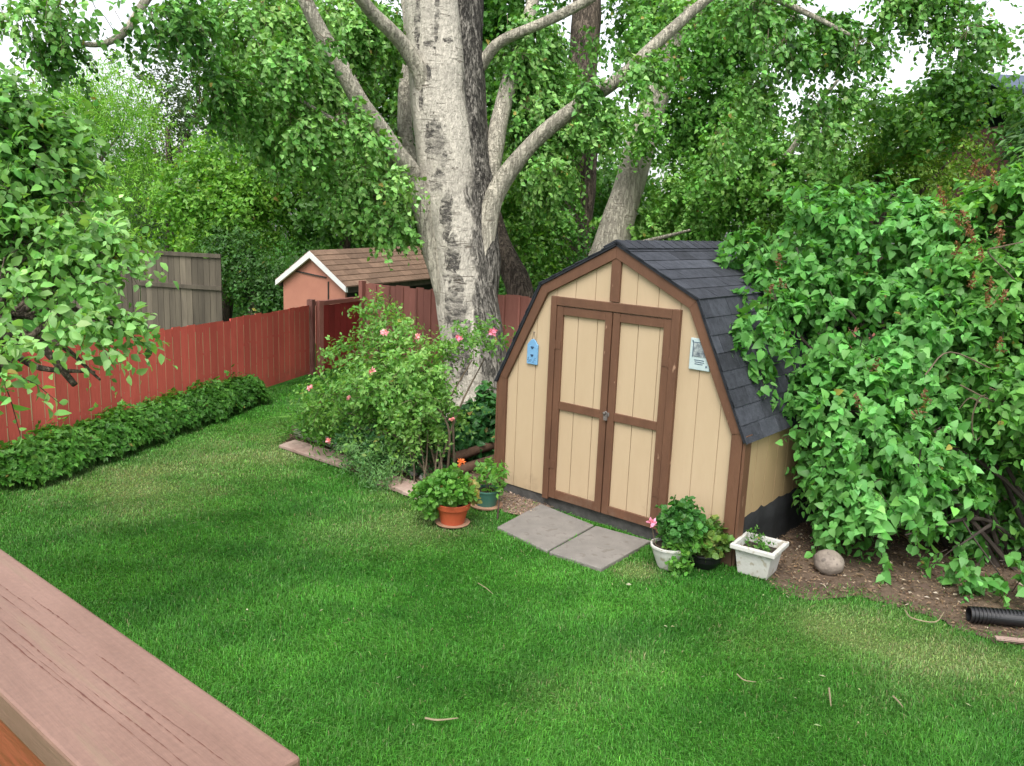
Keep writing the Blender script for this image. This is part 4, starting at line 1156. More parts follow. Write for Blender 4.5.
for k, (px, py, r_) in enumerate(((393, 470, .05), (404, 472, .06), (413, 476, .05), (424, 481, .055))):
    c = gp(px, py); c[2] = r_*.6; m = MB(); m.ball((0, 0, 0), (r_, r_*.8, r_*.7), seg=14, rings=9, noise=.12)
    o = m.build('white_rock', M['pebble'], smooth=True); o.location = c
    tag(o, ['leftmost of the pale rocks behind the edging board under the rose bush', 'second pale rock from the left behind the edging board under the rose', 'third pale rock from the left behind the edging board under the rose', 'rightmost of the pale rocks behind the edging board, nearest the rose stems'][k], 'rock', 'pale rocks in the flower bed')
# ================================================================== PLANTS IN THE GARDEN
# ground cover along the fence
def ground_cover():
    b = MB(); n = 7500
    A0 = np.array([-3.02, -3.35]); A1 = np.array([-4.9, 0.55])
    s = rng.random(n); e_ = nrm(A1-A0); nn = np.array([e_[1], -e_[0]])
    if nn@(np.array([0., -5.])-A0) < 0: nn = -nn
    wid = .31*(1+.10*np.sin(s*21)+.08*np.sin(s*47+1))*np.minimum(1, (1.03-s)*9)*np.minimum(1, s*14+.25)
    t = rng.uniform(-1, 1, n)
    P2 = A0+(A1-A0)*s[:, None]+nn*(t*wid)[:, None]
    hh = .33*(1+.11*np.sin(s*33+2)+.10*np.sin(s*58+4)+.16*rng.normal(size=n))*np.sqrt(np.maximum(0, 1-t*t*.85))*np.minimum(1, (1.04-s)*8)
    z = hh*(.45+.55*rng.random(n)**.5)
    P = np.c_[P2, np.maximum(z, .03)]
    d = nrm(np.c_[nn[None]*(t[:, None]), .75*np.ones(n)]+rng.normal(0, .3, (n, 3)))
    az = rng.random(n)*6.28
    t1 = nrm(np.cross(d, rng.normal(size=(n, 3)))); t2 = np.cross(d, t1)
    for k, da in enumerate((-1.1, 0, 1.1, -.5, .6)):
        a = az+da
        A = t1*np.cos(a)[:, None]+t2*np.sin(a)[:, None]+d*.15
        col = palette([(.020, .070, .011), (.039, .115, .018), (.072, .17, .032)], np.clip(.5+.25*wave(P*5, 4)+rng.normal(0, .18, n)+.25*(z/.4-.5), 0, 1))
        put_leaves(b, RHOMB, P+A*.012, A, d, .046*(.55+.95*rng.random(n)), col)
    for i in range(0, n, 3):
        b.tube([np.array([P[i, 0]+rng.normal(0, .03), P[i, 1]+rng.normal(0, .03), 0]), P[i]], [.003, .002], 3, 1, col=(.06, .12, .03), cap=False)
    tag(b.build('ground_cover', M['leaf']), 'low leafy green ground cover strip along the foot of the red fence', 'ground cover', kind='stuff')
ground_cover()

# rose bush
base = gp(432, 478)
rose = thing('rose_bush', 'tall pale green rose bush with pink blooms left of the shed', 'bush', base)
RE = [E(420, 380, 8.3, 46, 36), E(385, 400, 8.2, 55, 40), E(348, 412, 8.3, 42, 30), E(466, 372, 8.3, 36, 42), E(390, 335, 8.5, 24, 16), E(376, 312, 8.6, 14, 10, None, .8), E(482, 352, 8.4, 22, 28, None, 1.3), E(352, 358, 8.6, 24, 16, None, .6),
      E(400, 425, 8.2, 40, 20), E(440, 412, 8.1, 36, 22), E(330, 398, 8.6, 22, 16, None, .7), E(350, 428, 8.3, 24, 14, None, .8)]
fb = MB(); tb = MB()
RC = [(.05, .125, .026), (.095, .195, .048), (.165, .275, .095)]
crown(fb, tb, RE, 2600, 9, .056, RHOMB, RC, twig=.21, droop=.12, shell=.3, thr=-.10, nf=3.6, up=.8, spread=1.1, twig_r=.0025, twig_frac=.12, hang=.25, seed=2)
fb.build('foliage', M['leaf'], rose)
for k in range(12):
    e_ = RE[k % len(RE)]
    q = e_[0]+rng.normal(0, .12, 3); p = base+np.array([rng.normal(0, .12), rng.normal(0, .08), 0])
    tb.tube([p, p*.6+q*.4+np.array([rng.normal(0, .06), 0, .22]), q], [.014, .011, .005], 6, 5)
for px0, px1 in ((400, 405), (414, 410), (425, 418), (433, 440), (441, 436), (420, 428)):
    tb.tube([gp(px0, 492), at(px0*.6+px1*.4+rng.normal(0, 3), 465, 8.05), at(px1, 430, 8.1)], [.008, .007, .005], 5, 3)
tb.build('stems', M['twig'], rose)
for px, py, D, r_ in ((384, 333, 8.15, .045), (418, 337, 8.1, .036), (372, 372, 7.95, .045), (459, 338, 7.9, .04), (493, 332, 8.15, .045), (310, 388, 8.3, .034), (452, 420, 7.85, .03), (329, 441, 8.1, .034), (349, 398, 7.9, .025)):
    b = MB(); flower_head(b, at(px, py, D), r_*.85, (.78, .36, .40) if py not in (338, 332) else (.80, .28, .42), 18, HEART, .48); b.build('flower', M['petal'], rose)

# peony-like spiky clump at the left end of the bed
def blades(mb, c, n, L, cols, spread=.9, w_=.16, base=.1):
    c = np.array(c)
    az = rng.random(n)*6.28; el = rng.uniform(.35, 1.35, n)
    for seg in range(3):
        pass
    d = np.c_[np.cos(az)*np.cos(el)*spread, np.sin(az)*np.cos(el)*spread, np.sin(el)]
    P = c+np.c_[rng.normal(0, base, (n, 2)), np.zeros(n)]
    l = L*(.6+.6*rng.random(n)); mid = P+d*l[:, None]*.55; tip = mid+(d*np.array([1.2, 1.2, .25])-np.array([0, 0, .25]))*l[:, None]*.5
    sd = nrm(np.cross(d, np.array([0, 0, 1.0])+rng.normal(0, .3, (n, 3)))); ww = l*w_*.12
    V = np.stack([P-sd*ww[:, None]*.5, P+sd*ww[:, None]*.5, mid-sd*ww[:, None], mid+sd*ww[:, None], tip], 1)
    o_ = (np.arange(n)*5)[:, None]; col = np.repeat(palette(cols, rng.random(n)), 5, 0); bs = mb.n
    mb.add(V.reshape(-1, 3), np.array([[0, 1, 3, 2]])+o_, col); mb.f.append(np.array([[2, 3, 4]])+o_+bs)
c = gp(325, 438)
o = thing('lily_clump', 'spiky grassy green clump at the left end of the flower bed', 'plant', c)
b = MB()
for dx in ((0, 0), (.3, .15), (-.22, .25), (.15, .5), (-.1, .65)): blades(b, c+np.array([dx[0], dx[1], 0]), 150, .62, G_BR, 1.0, .32)
crown(b, None, [E(312, 408, 9.0, 26, 20), E(342, 420, 8.8, 30, 22)], 260, 7, .075, SLIM, G_BR, twig=.2, droop=.1, shell=.2, thr=-3); b.build('foliage', M['leaf'], o)
c = gp(390, 476)
o = thing('silvery_weed', 'soft blue-green feathery plant spilling over the edging under the rose bush', 'plant', c)
b = MB(); crown(b, None, [E(384, 458, 8.05, 24, 14), E(366, 448, 8.2, 30, 14), E(378, 478, 7.9, 12, 10), E(347, 452, 8.3, 12, 7)], 330, 8, .05, SLIM, [(.05, .115, .05), (.085, .17, .07), (.13, .23, .10)], twig=.14, droop=.25, shell=.2, thr=-.6, clampz=.03); b.build('foliage', M['leaf'], o)
c = gp(380, 455)
o = thing('dark_perennial', 'dark bluish green perennial growing in the shade under the rose bush', 'plant', c)
b = MB(); crown(b, None, [E(380, 435, 8.5, 40, 24), E(420, 450, 8.5, 34, 20)], 500, 8, .05, RHOMB, [(.018, .055, .022), (.03, .085, .035), (.05, .12, .05)], twig=.15, droop=.1, shell=.2, thr=-.7); b.build('foliage', M['leaf'], o)
c = gp(478, 462)
o = thing('dark_leafy_plant', 'dense dark green leafy plant between the tree trunk and the left wall of the shed', 'plant', c)
b = MB(); tb = MB(); crown(b, tb, [E(478, 430, 9.2, 26, 28), E(490, 412, 9.4, 16, 18), E(462, 440, 9.0, 20, 22), E(500, 435, 9.2, 8, 24)], 620, 7, .085, HEART, [(.012, .05, .014), (.02, .075, .02), (.04, .115, .03)], twig=.16, droop=.3, shell=.3, thr=-.8, spread=.9, clampz=.1); b.build('foliage', M['leaf_gloss'], o)
for k in range(6): tb.tube([c+np.array([rng.normal(0, .1), rng.normal(0, .1), 0]), at(478+rng.normal(0, 12), 435, 9.2)], .008, 5, 3)
tb.build('stems', M['twig'], o)
# small weeds by the sill
c = gp(735, 556); 

# ================================================================== LILAC (right foreground)
LC = [(.034, .105, .018), (.060, .170, .044), (.108, .255, .088)]
base = np.array([4.0, 1.75, 0])
lil = thing('lilac_bush', 'large dense lilac bush with heart-shaped leaves overhanging the right side of the shed', 'bush', base)
LE = [E(800, 255, 7.5, 62, 62), E(860, 235, 7.6, 75, 52), E(915, 262, 7.4, 70, 60), E(850, 330, 7.2, 78, 70), E(915, 350, 7.0, 66, 66), E(848, 410, 6.8, 58, 58), E(880, 470, 6.6, 58, 52), E(775, 385, 7.0, 30, 28), E(790, 330, 7.2, 44, 40),
      E(850, 500, 6.6, 30, 36), E(905, 535, 6.3, 34, 32), E(945, 430, 6.7, 40, 42), E(945, 490, 6.5, 34, 36), E(960, 545, 6.3, 22, 24, None, .6), E(838, 455, 6.8, 30, 34), E(770, 300, 7.3, 28, 36), E(752, 255, 7.4, 18, 22), E(756, 338, 6.6, 22, 32), E(760, 298, 6.9, 22, 24), E(985, 560, 6.1, 24, 22), E(1012, 588, 6.0, 18, 14), E(975, 525, 6.5, 26, 24), E(985, 470, 8.2, 50, 60, None, .7), E(1000, 540, 7.6, 40, 34, None, .6), E(880, 345, 8.0, 80, 80, None, .7), E(1000, 555, 6.9, 36, 20)]
fb = MB(); tb = MB()
crown(fb, tb, LE, 5400, 9, .068, HEART, LC, twig=.19, droop=.42, shell=.45, thr=-.25, nf=2.9, up=.95, outn=.8, spread=.85, twig_r=.003, twig_frac=.12, hang=.4, seed=4, clampz=.12, jit=.2, sizevar=.5)
crown(fb, None, [E(870, 330, 7.7, 85, 85), E(880, 255, 7.7, 70, 40), E(880, 440, 7.2, 60, 60)], 900, 9, .068, HEART, LC, twig=.2, droop=.4, shell=.2, thr=-3, up=.9, bright=-.2)  # filler core in darker leaf tones: shade inside the bush painted in
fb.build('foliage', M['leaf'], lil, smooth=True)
for k, e_ in enumerate(LE[:16]):
    p = base+np.array([rng.normal(0, .25), rng.normal(0, .2), 0]); q = e_[0]
    tb.tube([p, p*.55+q*.45+np.array([rng.normal(0, .1), rng.normal(0, .1), .25]), q], [.022, .016, .006], 7, 5, rough=.06)
tb.tube([at(985, 470, 6.9), at(960, 510, 6.5), at(1000, 575, 6.2)], [.012, .009, .005], 5, 5); tb.tube([at(905, 420, 6.9), at(920, 440, 6.5), at(918, 470, 6.35)], [.010, .008, .004], 5, 5)
tb.build('branches', M['twig_dark'], lil)
def seedheads(mb, pts, r_, col):
    for p in pts:
        n = 46; ax_ = nrm(np.array([rng.normal(0, .3), rng.normal(0, .3), 1.0])); t = rng.random(n)
        P = p+ax_*(t[:, None]-.4)*r_*2.6+rng.normal(0, r_*.45, (n, 3))*(1.1-t)[:, None]
        put_leaves(mb, RHOMB, P, rng.normal(size=(n, 3)), rng.normal(size=(n, 3)), np.full(n, .026), np.array(col)*np.exp(rng.normal(0, .3, (n, 1))))
for p_ in [at(px, py, D) for px, py, D in ((782, 285, 7.0), (770, 292, 7.0), (876, 365, 6.5), (858, 402, 6.2), (925, 398, 6.3), (920, 412, 6.3), (778, 262, 7.1))]:
    b = MB(); seedheads(b, [p_], .042, (.17, .095, .045)); b.build('seed_head', M['leaf'], lil)

# second lilac at the right edge, with more faded flower heads
base = np.array([6.2, 3.3, 0])
lil2 = thing('lilac_bush', 'paler lilac bush at the right edge of the photo covered in rusty faded flower heads', 'bush', base)
LE2 = [E(985, 235, 6.9, 52, 50), E(1015, 300, 6.7, 50, 55), E(965, 300, 7.0, 46, 50), E(1030, 215, 6.9, 50, 50), E(1015, 385, 6.4, 34, 38), E(1060, 350, 6.4, 40, 60), E(1060, 480, 6.3, 34, 60), E(1030, 560, 6.0, 22, 34)]
fb = MB(); tb = MB()
crown(fb, tb, LE2, 2300, 9, .068, HEART, [(.036, .105, .020), (.066, .170, .038), (.118, .25, .075)], twig=.22, droop=.38, shell=.5, thr=-.28, nf=2.6, up=.9, outn=.8, spread=.85, twig_r=.0035, twig_frac=.15, seed=6, clampz=.12)
crown(fb, None, [E(1015, 490, 7.4, 55, 70), E(1010, 300, 7.3, 50, 80), E(985, 545, 6.9, 40, 26), E(1030, 420, 6.9, 40, 50)], 800, 9, .068, HEART, LC, twig=.2, droop=.4, shell=.2, thr=-3, up=.9, bright=-.25, clampz=.1)  # dark core leaves: shade of the hollow put into their colour
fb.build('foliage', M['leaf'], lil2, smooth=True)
for k, e_ in enumerate(LE2[:5]):
    p = base+np.array([rng.normal(0, .3), rng.normal(0, .25), 0]); q = e_[0]
    tb.tube([p, p*.5+q*.5+np.array([rng.normal(0, .12), rng.normal(0, .12), .2]), q], [.012, .009, .004], 7, 5, rough=.06)
tb.build('branches', M['twig_dark'], lil2)
for q in ([(1023, 242), (1000, 247), (988, 252), (1010, 275), (1022, 290)], [(985, 395), (978, 400), (972, 420), (975, 440), (985, 432)], [(990, 388), (1004, 396), (985, 404), (970, 398), (958, 410)], [(960, 385), (990, 400), (1023, 412)], [(925, 375), (950, 352), (1000, 372), (1023, 365)]):
    b = MB(); b.tube([at(px, py, 6.25+.05*k) for k, (px, py) in enumerate(q)], [.006]*(len(q)-1)+[.003], 5, 5)
    o = b.build('bare_twig', M['twig'], lil2); o['label'] = 'tangled bare brown twig'
for p_ in [at(px, py, D) for px, py, D in ((982, 172, 6.5), (994, 178, 6.5), (974, 168, 6.5), (940, 195, 6.7), (945, 205, 6.7), (958, 222, 6.5), (966, 218, 6.5), (968, 232, 6.4), (972, 238, 6.4), (998, 228, 6.4), (1000, 238, 6.4), (957, 250, 6.5), (980, 255, 6.4), (990, 285, 6.3), (988, 300, 6.3), (1002, 298, 6.3), (972, 282, 6.3), (1000, 345, 6.1))]:
    b = MB(); seedheads(b, [p_], .040, (.19, .092, .042)); b.build('seed_head', M['leaf'], lil2)

# ================================================================== APPLE TREE (left foreground)
base = np.array([at(-120, 500, 4.6)[0], at(-120, 500, 4.6)[1], 0])
app = thing('apple_tree', 'apple tree with light wind-blown leaves hanging in from the left foreground', 'tree', base)
AE = [E(20, 155, 4.6, 48, 52), E(-5, 110, 4.7, 44, 28), E(64, 212, 4.5, 40, 48), E(30, 255, 4.4, 52, 48), E(84, 275, 4.4, 32, 36), E(100, 322, 4.3, 20, 20), E(60, 305, 4.4, 34, 18), E(-40, 220, 4.5, 60, 90), E(-70, 120, 4.7, 60, 60), E(108, 245, 4.6, 12, 34, None, .7), E(-30, 320, 4.2, 36, 26),
      E(0, 362, 3.4, 12, 18, .05, 1.2), E(52, 140, 4.7, 28, 32)]
AC = [(.032, .095, .020), (.072, .165, .042), (.15, .27, .11)]
fb = MB(); tb = MB()
crown(fb, tb, AE, 2500, 9, .054, OVAL, AC, twig=.22, droop=.2, shell=.3, thr=-.16, nf=3.6, wind=(.25, .25, .0), up=.7, spread=.9, twig_r=.0025, twig_frac=.25, seed=8, hang=.3, sizevar=.45, jit=.26, bright=.22)
fb.build('foliage', M['leaf'], app, smooth=True)
fork = at(-60, 400, 4.5)
tb.tube([base, base*.5+fork*.5+np.array([.05, 0, .1]), fork], [.11, .095, .08], 12, 6, rough=.06)
for e_ in AE[:11]:
    tb.tube(bez(fork, e_[0], .05, 5, .05), [.045, .03, .022, .014, .006], 7, 4, rough=.05)
for q in ([(-60, 365), (0, 350), (40, 368), (95, 372)], [(-40, 345), (20, 335), (60, 345), (100, 380)], [(0, 320), (40, 345), (75, 385)], [(-60, 300), (0, 310), (35, 318)]):
    tb.tube([at(px, py, 4.35) for px, py in q], [.03, .022, .016, .006][:len(q)], 8, 5, rough=.06)
tb.build('trunk', M['bark_brown'], app, smooth=True)
# ================================================================== TREES
def treething(name, lab, base, grp=None):
    return thing(name, lab, 'tree', (base[0], base[1], 0), grp)
PC = [(.024, .075, .013), (.060, .148, .030), (.135, .25, .075)]     # poplar leaf tones

# ---- the big poplar
D0 = 11.0
def tp(px, py, D=D0): return at(px, py, D)
b0 = tp(480, 432, 10.9); b0[2] = 0
pop = treething('poplar_tree', 'massive pale-barked poplar with forked limbs standing left of the shed in mid picture', b0)
def w2r(w_, D=D0): return w_/2*D/FOC
tr = MB()
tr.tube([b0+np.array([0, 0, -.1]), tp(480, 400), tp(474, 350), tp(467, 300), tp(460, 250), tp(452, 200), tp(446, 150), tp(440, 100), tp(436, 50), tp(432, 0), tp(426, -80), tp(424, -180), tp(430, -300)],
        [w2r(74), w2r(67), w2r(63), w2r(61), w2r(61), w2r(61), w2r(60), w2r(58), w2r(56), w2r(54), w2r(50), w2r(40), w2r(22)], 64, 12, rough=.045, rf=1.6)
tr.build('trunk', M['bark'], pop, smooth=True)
st = MB()
st.tube([tp(482, 330), tp(480, 260), tp(475, 200, 11.05), tp(470, 150, 11.1), tp(467, 80, 11.15), tp(466, 0, 11.2), tp(466, -100, 11.3), tp(485, -250, 11.4)], [w2r(24), w2r(40), w2r(42), w2r(40), w2r(36), w2r(32), w2r(30), w2r(14)], 40, 12, rough=.10, rf=2.2)
o = st.build('second_stem', M['bark_dark'], pop, smooth=True); o['label'] = 'darker furrowed stem fused to the right of the trunk'
limbs = [
    ([(448, 320, 10.9), (434, 255, 10.85), (418, 190, 10.75), (394, 150, 10.45), (362, 105, 10.1), (338, 62, 9.9), (312, 15, 9.7), (285, -50, 9.5), (250, -130, 9.3)], [12, 22, 24, 20, 18, 17, 15, 12, 6]),
    ([(430, 150, 10.9), (424, 85, 10.75), (407, 50, 10.55), (390, 30, 10.3), (372, 12, 10.1), (345, -20, 9.7), (300, -60, 9.2), (240, -60, 8.9), (160, -15, 8.7), (125, 32, 8.6), (90, 45, 8.5), (50, 30, 8.4)], [8, 17, 16, 14, 13, 13, 12, 11, 9, 8, 5, 2]),
    ([(430, 240, 11.3), (408, 150, 12.0), (405, 95, 12.3), (410, 40, 12.6), (400, -40, 13)], [18, 16, 14, 12, 8]),
    ([(480, 290, 11.1), (484, 230, 11.15), (491, 165, 11.1), (503, 105, 11.3), (516, 60, 11.4), (528, 20, 11.5), (545, -50, 11.6), (560, -150, 11.7)], [12, 22, 20, 17, 15, 13, 11, 6]),
    ([(478, 325, 10.95), (482, 262, 10.9), (495, 195, 10.85), (530, 146, 10.7), (575, 108, 10.4), (615, 82, 10.0), (655, 45, 9.8), (700, 5, 9.7), (760, -40, 9.6)], [12, 22, 20, 16, 14.5, 13, 12, 10, 7]),
    ([(478, 70, 11.2), (500, 42, 11), (545, 22, 10.8), (585, 2, 10.6), (640, -30, 10.3), (720, -25, 10), (800, 10, 9.8), (850, 35, 9.7)], [12, 11, 10, 10, 9, 8, 6, 3]),
    ([(405, 200, 10.8), (388, 155, 10.6), (360, 130, 10.4), (330, 118, 10.2), (290, 95, 10), (250, 80, 9.8)], [9, 7, 6, 5, 4, 2]),
]
for pts, ws in limbs:
    m = MB(); m.tube([at(*p) for p in pts], [w_/2*p[2]/FOC for w_, p in zip(ws, pts)], 20, 8, rough=.07, rf=3)
    m.build('limb', M['bark_limb'], pop, smooth=True)
_cr = np.random.default_rng(41)
def clumps(n, x0, x1, y0, y1, d0, d1, r0, r1, w=.8):
    out = []
    for _ in range(n):
        r_ = _cr.uniform(r0, r1)
        out.append(E(_cr.uniform(x0, x1), _cr.uniform(y0, y1), _cr.uniform(d0, d1), r_*1.25, r_*.8, None, w))
    return out
CL1 = clumps(9, 770, 930, -10, 60, 9.2, 10.4, 8, 17, .8)+clumps(7, 900, 1030, -15, 40, 9.0, 10.2, 8, 16, .7)+clumps(5, 740, 860, 60, 130, 9.6, 11, 10, 18, .8)
PE = [E(300, 85, 11.2, 66, 52), E(255, 30, 10.6, 60, 34), E(345, 150, 11.5, 46, 56), E(318, 40, 9.3, 12, 14, None, .8), E(372, 135, 9.9, 16, 10, None, .8), E(520, 60, 10.9, 12, 12, None, .8), E(590, 85, 9.9, 14, 11, None, .9), E(640, 70, 9.6, 18, 12, None, .9), E(548, 95, 10.2, 10, 10, None, .8), E(542, 25, 10.2, 12, 10, None, .8), E(300, 150, 11, 40, 34), E(265, 115, 10.6, 36, 36), E(368, 195, 11.2, 36, 26), E(392, 222, 10.8, 26, 15, None, .8), E(350, 30, 11, 46, 40), E(285, 60, 9.6, 30, 22, None, .8), E(300, 130, 9.9, 26, 22, None, .8), E(350, 120, 9.8, 14, 16, None, .7), E(395, 180, 10.2, 14, 14, None, .6),
      E(400, 110, 12.4, 30, 70, None, .7), E(100, 12, 8.6, 70, 20, None, .5), E(30, 25, 8.4, 40, 24, None, .5), E(180, 15, 8.8, 36, 24, None, .6), E(60, 55, 8.6, 20, 14, None, .6), E(215, 90, 9.6, 36, 30, None, .8),
      E(530, 50, 11.4, 28, 40), E(545, 120, 11.6, 36, 50), E(615, 35, 10.8, 26, 20), E(598, 122, 11.2, 16, 24), E(735, 35, 10.6, 34, 18), E(545, 170, 11.6, 26, 28), E(755, 15, 10.2, 46, 16, None, .8), E(715, 125, 10.6, 26, 26, None, .8), E(555, 165, 11, 26, 22),
      ]+CL1
fb = MB(); tb = MB()
crown(fb, tb, PE, 10500, 9, .070, DELT, PC, twig=.27, droop=.42, shell=.2, thr=-.30, nf=2.0, wind=(.25, .2, -.05), up=.6, spread=.8, twig_r=.003, twig_frac=.3, seed=10, hang=.45, sizevar=.3)
fb.build('crown', M['leaf_gloss'], pop)
tb.build('twigs', M['twig'], pop)

# ---- second leaning poplar behind the shed
b0 = at(592, 372, 14); b0[2] = 0
pop2 = treething('poplar_tree', 'pale-barked poplar leaning right from directly behind the ridge of the garden shed', b0)
m = MB(); m.tube([b0, at(598, 290, 14), at(612, 240, 14), at(632, 175, 14), at(648, 120, 14.1), at(666, 70, 14.2), at(690, 18, 14.4), at(716, -50, 14.6), at(745, -150, 14.8)], [w_/2*14/FOC for w_ in (40, 37, 34, 30, 28, 26, 23, 20, 12)], 36, 10, rough=.05, rf=2)
m.build('trunk', M['bark_limb'], pop2, smooth=True)
for pts, ws in (([(690, 20, 14.4), (740, 5, 14), (790, 15, 13.5), (820, 40, 13.2), (812, 70, 13)], [12, 10, 8, 6, 3]),
                ([(610, 250, 13.9), (640, 243, 13.2), (668, 236, 12.6), (690, 230, 12.2)], [5, 5, 4, 2]), ([(740, 165, 13), (780, 160, 12.6), (805, 130, 12.4), (822, 100, 12.2), (838, 80, 12)], [3, 7, 6, 5, 3])):
    m = MB(); m.tube([at(*p) for p in pts], [w_/2*p[2]/FOC for w_, p in zip(ws, pts)], 12, 6, rough=.07); m.build('limb', M['bark_limb'], pop2, smooth=True)
E2 = [E(715, 100, 14.6, 50, 46), E(740, 160, 13, 50, 40), E(700, 205, 14, 46, 34), E(640, 125, 13.2, 20, 26, None, .9), E(675, 60, 13.4, 14, 16, None, .8), E(548, 190, 15.5, 36, 56), E(650, 40, 15.4, 36, 40), E(760, 110, 12.8, 28, 30, None, .8), E(800, 180, 13, 60, 34), E(720, 30, 14, 60, 40, None, .8), E(540, 110, 15.5, 46, 60), E(670, 160, 15.2, 46, 50), E(640, 225, 14.6, 46, 20)]+clumps(7, 780, 900, 90, 155, 11.5, 13, 10, 20)
fb = MB(); crown(fb, None, E2, 7500, 9, .078, DELT, [(.030, .095, .014), (.055, .145, .024), (.10, .205, .045)], twig=.32, droop=.45, shell=.2, thr=-.34, nf=1.5, wind=(.2, .15, 0), seed=12, hang=.4)
fb.build('crown', M['leaf_gloss'], pop2)

# ---- third trunk, vertical
b0 = at(568, 345, 17); b0[2] = 0
t3 = treething('mature_tree', 'tree with straight grey-brown trunk standing between the two pale poplars', b0)
m = MB(); m.tube([b0, at(573, 280, 17), at(575, 220, 17), at(578, 140, 17), at(582, 70, 17), at(587, 0, 17), at(592, -100, 17.2)], [w_/2*17/FOC for w_ in (36, 33, 31, 31, 30, 29, 22)], 30, 10, rough=.06)
m.tube([at(578, 260, 17), at(588, 200, 16.8), at(592, 150, 16.6), at(600, 110, 16.4)], [.16, .14, .12, .08], 14, 6, rough=.06)
m.build('trunk', M['bark_brown'], t3, smooth=True)
fb = MB(); crown(fb, None, [E(660, 10, 17.5, 50, 50), E(510, -10, 17.5, 56, 50), E(520, 170, 18.8, 46, 90), E(610, 180, 19.2, 60, 70), E(470, 40, 18, 60, 70)], 3600, 8, .12, DELT, [(.022, .075, .012), (.04, .115, .02), (.07, .16, .035)], twig=.4, droop=.4, shell=.15, thr=-.4, nf=1.1, seed=13)
fb.build('crown', M['leaf'], t3)

# ---- dark leaning small trunk behind the back fence
b0 = at(536, 345, 13.6); b0[2] = 0
t4 = treething('leaning_tree', 'slim dark brown leaning trunk right of the big poplar, behind the back fence', b0)
m = MB(); m.tube([b0, at(520, 292, 13.6), at(508, 262, 13.6), at(498, 235, 13.7), at(488, 195, 13.8), at(470, 140, 14)], [w_/2*13.6/FOC for w_ in (30, 27, 23, 19, 15, 8)], 20, 8, rough=.08); m.build('trunk', M['bark_brown'], t4, smooth=True)
fb = MB(); crown(fb, None, [E(520, 220, 15, 26, 34), E(500, 170, 14.8, 30, 40), E(545, 250, 15.2, 30, 24)], 700, 8, .10, RHOMB, [(.022, .07, .012), (.045, .12, .02), (.10, .19, .035)], twig=.3, shell=.15, thr=-.5, nf=1.5); fb.build('crown', M['leaf'], t4)

# ---- background trees and shrubs
def bgtree(name, lab, px, D, ells, n, size, cols, T=RHOMB, seed=20, thr=-.35, nf=.9, trunk=None, droop=.2, twig=.4, grp='trees beyond the fences', nleaf=8, cat='tree', bright=0.0, wind=(.1, .1, 0), limbs=True):
    b0 = at(px, 383, D); b0[2] = 0
    t = thing(name, lab, cat, b0, grp)
    fb = MB(); crown(fb, None, ells, n, nleaf, size, T, cols, twig=twig, droop=droop, shell=.25, thr=thr, nf=nf, seed=seed, bright=bright, wind=wind)
    fb.build('crown', M['leaf'], t)
    m = MB(); r0 = trunk or .16
    mean = np.mean([e[0] for e in ells], 0) if limbs else ells[1][0]
    m.tube([b0-np.array([0, 0, .3]), b0*.5+mean*.5+np.array([rng.normal(0, .2), rng.normal(0, .2), 0]), mean], [r0, r0*.8, r0*.45], 10, 6, rough=.08)
    for e in (ells if limbs else []): m.tube(bez(b0*.45+mean*.55, e[0], .08, 4, .06), [r0*.45, r0*.35, r0*.2, r0*.08], 7, 4, rough=.05)
    m.build('trunk', M['bark_brown'] if limbs else M['twig_dark'], t, smooth=True)
    return t
bgtree('ash_tree', 'fresh yellow-green tree rising behind the apple tree at the upper left', 92, 21, [E(95, 95, 21, 60, 44), E(65, 130, 21, 50, 46), E(125, 130, 21, 40, 40), E(100, 170, 21, 60, 40), E(60, 215, 21, 70, 60)], 3600, .13, [(.07, .155, .022), (.112, .23, .038), (.165, .30, .065)], SLIM, 21, -.5, .9, droop=.5)
bgtree('maple_tree', 'bright light green rounded tree left of the salmon shed', 225, 19, [E(225, 165, 19, 36, 30), E(200, 200, 19, 46, 44), E(245, 215, 19.2, 44, 44), E(180, 240, 19, 36, 40), E(220, 265, 19, 50, 34), E(265, 180, 19.4, 34, 40)], 3300, .12, [(.048, .125, .016), (.086, .19, .03), (.14, .265, .05)], RHOMB, 22, -.42, 1.0)
bgtree('dark_tree', 'sparse dark twiggy tree showing sky gaps between the yellow-green and the bright green trees', 170, 25, [E(170, 140, 25, 44, 40), E(150, 100, 25, 60, 50), E(200, 80, 25, 60, 60), E(150, 190, 25, 50, 50)], 1500, .13, [(.03, .05, .03), (.04, .07, .03), (.06, .10, .035)], RHOMB, 23, -.1, .8)
bgtree('tall_tree', 'tall mid green tree filling the gap above the salmon shed', 330, 21, [E(320, 120, 21, 70, 70), E(370, 60, 21, 70, 60), E(280, 40, 21.5, 60, 50), E(400, 170, 21, 50, 60), E(330, 200, 20.5, 60, 40), E(440, 110, 21, 50, 90)], 3800, .14, [(.022, .065, .012), (.038, .10, .018), (.065, .15, .03)], DELT, 24, -.4, .9)
bgtree('understorey_shrub', 'dark shrubby undergrowth right of the weathered grey fence', 250, 18, [E(245, 275, 18, 24, 26), E(268, 290, 18, 22, 26), E(230, 250, 18.3, 26, 26)], 1100, .10, [(.018, .05, .012), (.03, .08, .02), (.05, .12, .03)], RHOMB, 25, -.35, 1.4, cat='shrub', grp='shrubs beyond the fences')
bgtree('understorey_shrub', 'low shrub with narrow light green leaves growing behind the back fence right of the shed ridge', 740, 15, [E(700, 235, 15, 46, 24), E(750, 230, 14.5, 40, 34), E(650, 250, 15, 36, 22), E(745, 200, 15, 50, 30)], 1700, .085, [(.04, .10, .015), (.075, .16, .025), (.14, .23, .05)], SLIM, 26, -.4, 1.5, cat='shrub', grp='shrubs beyond the fences')  # leaf tone varies by noise from mid to light yellow-green
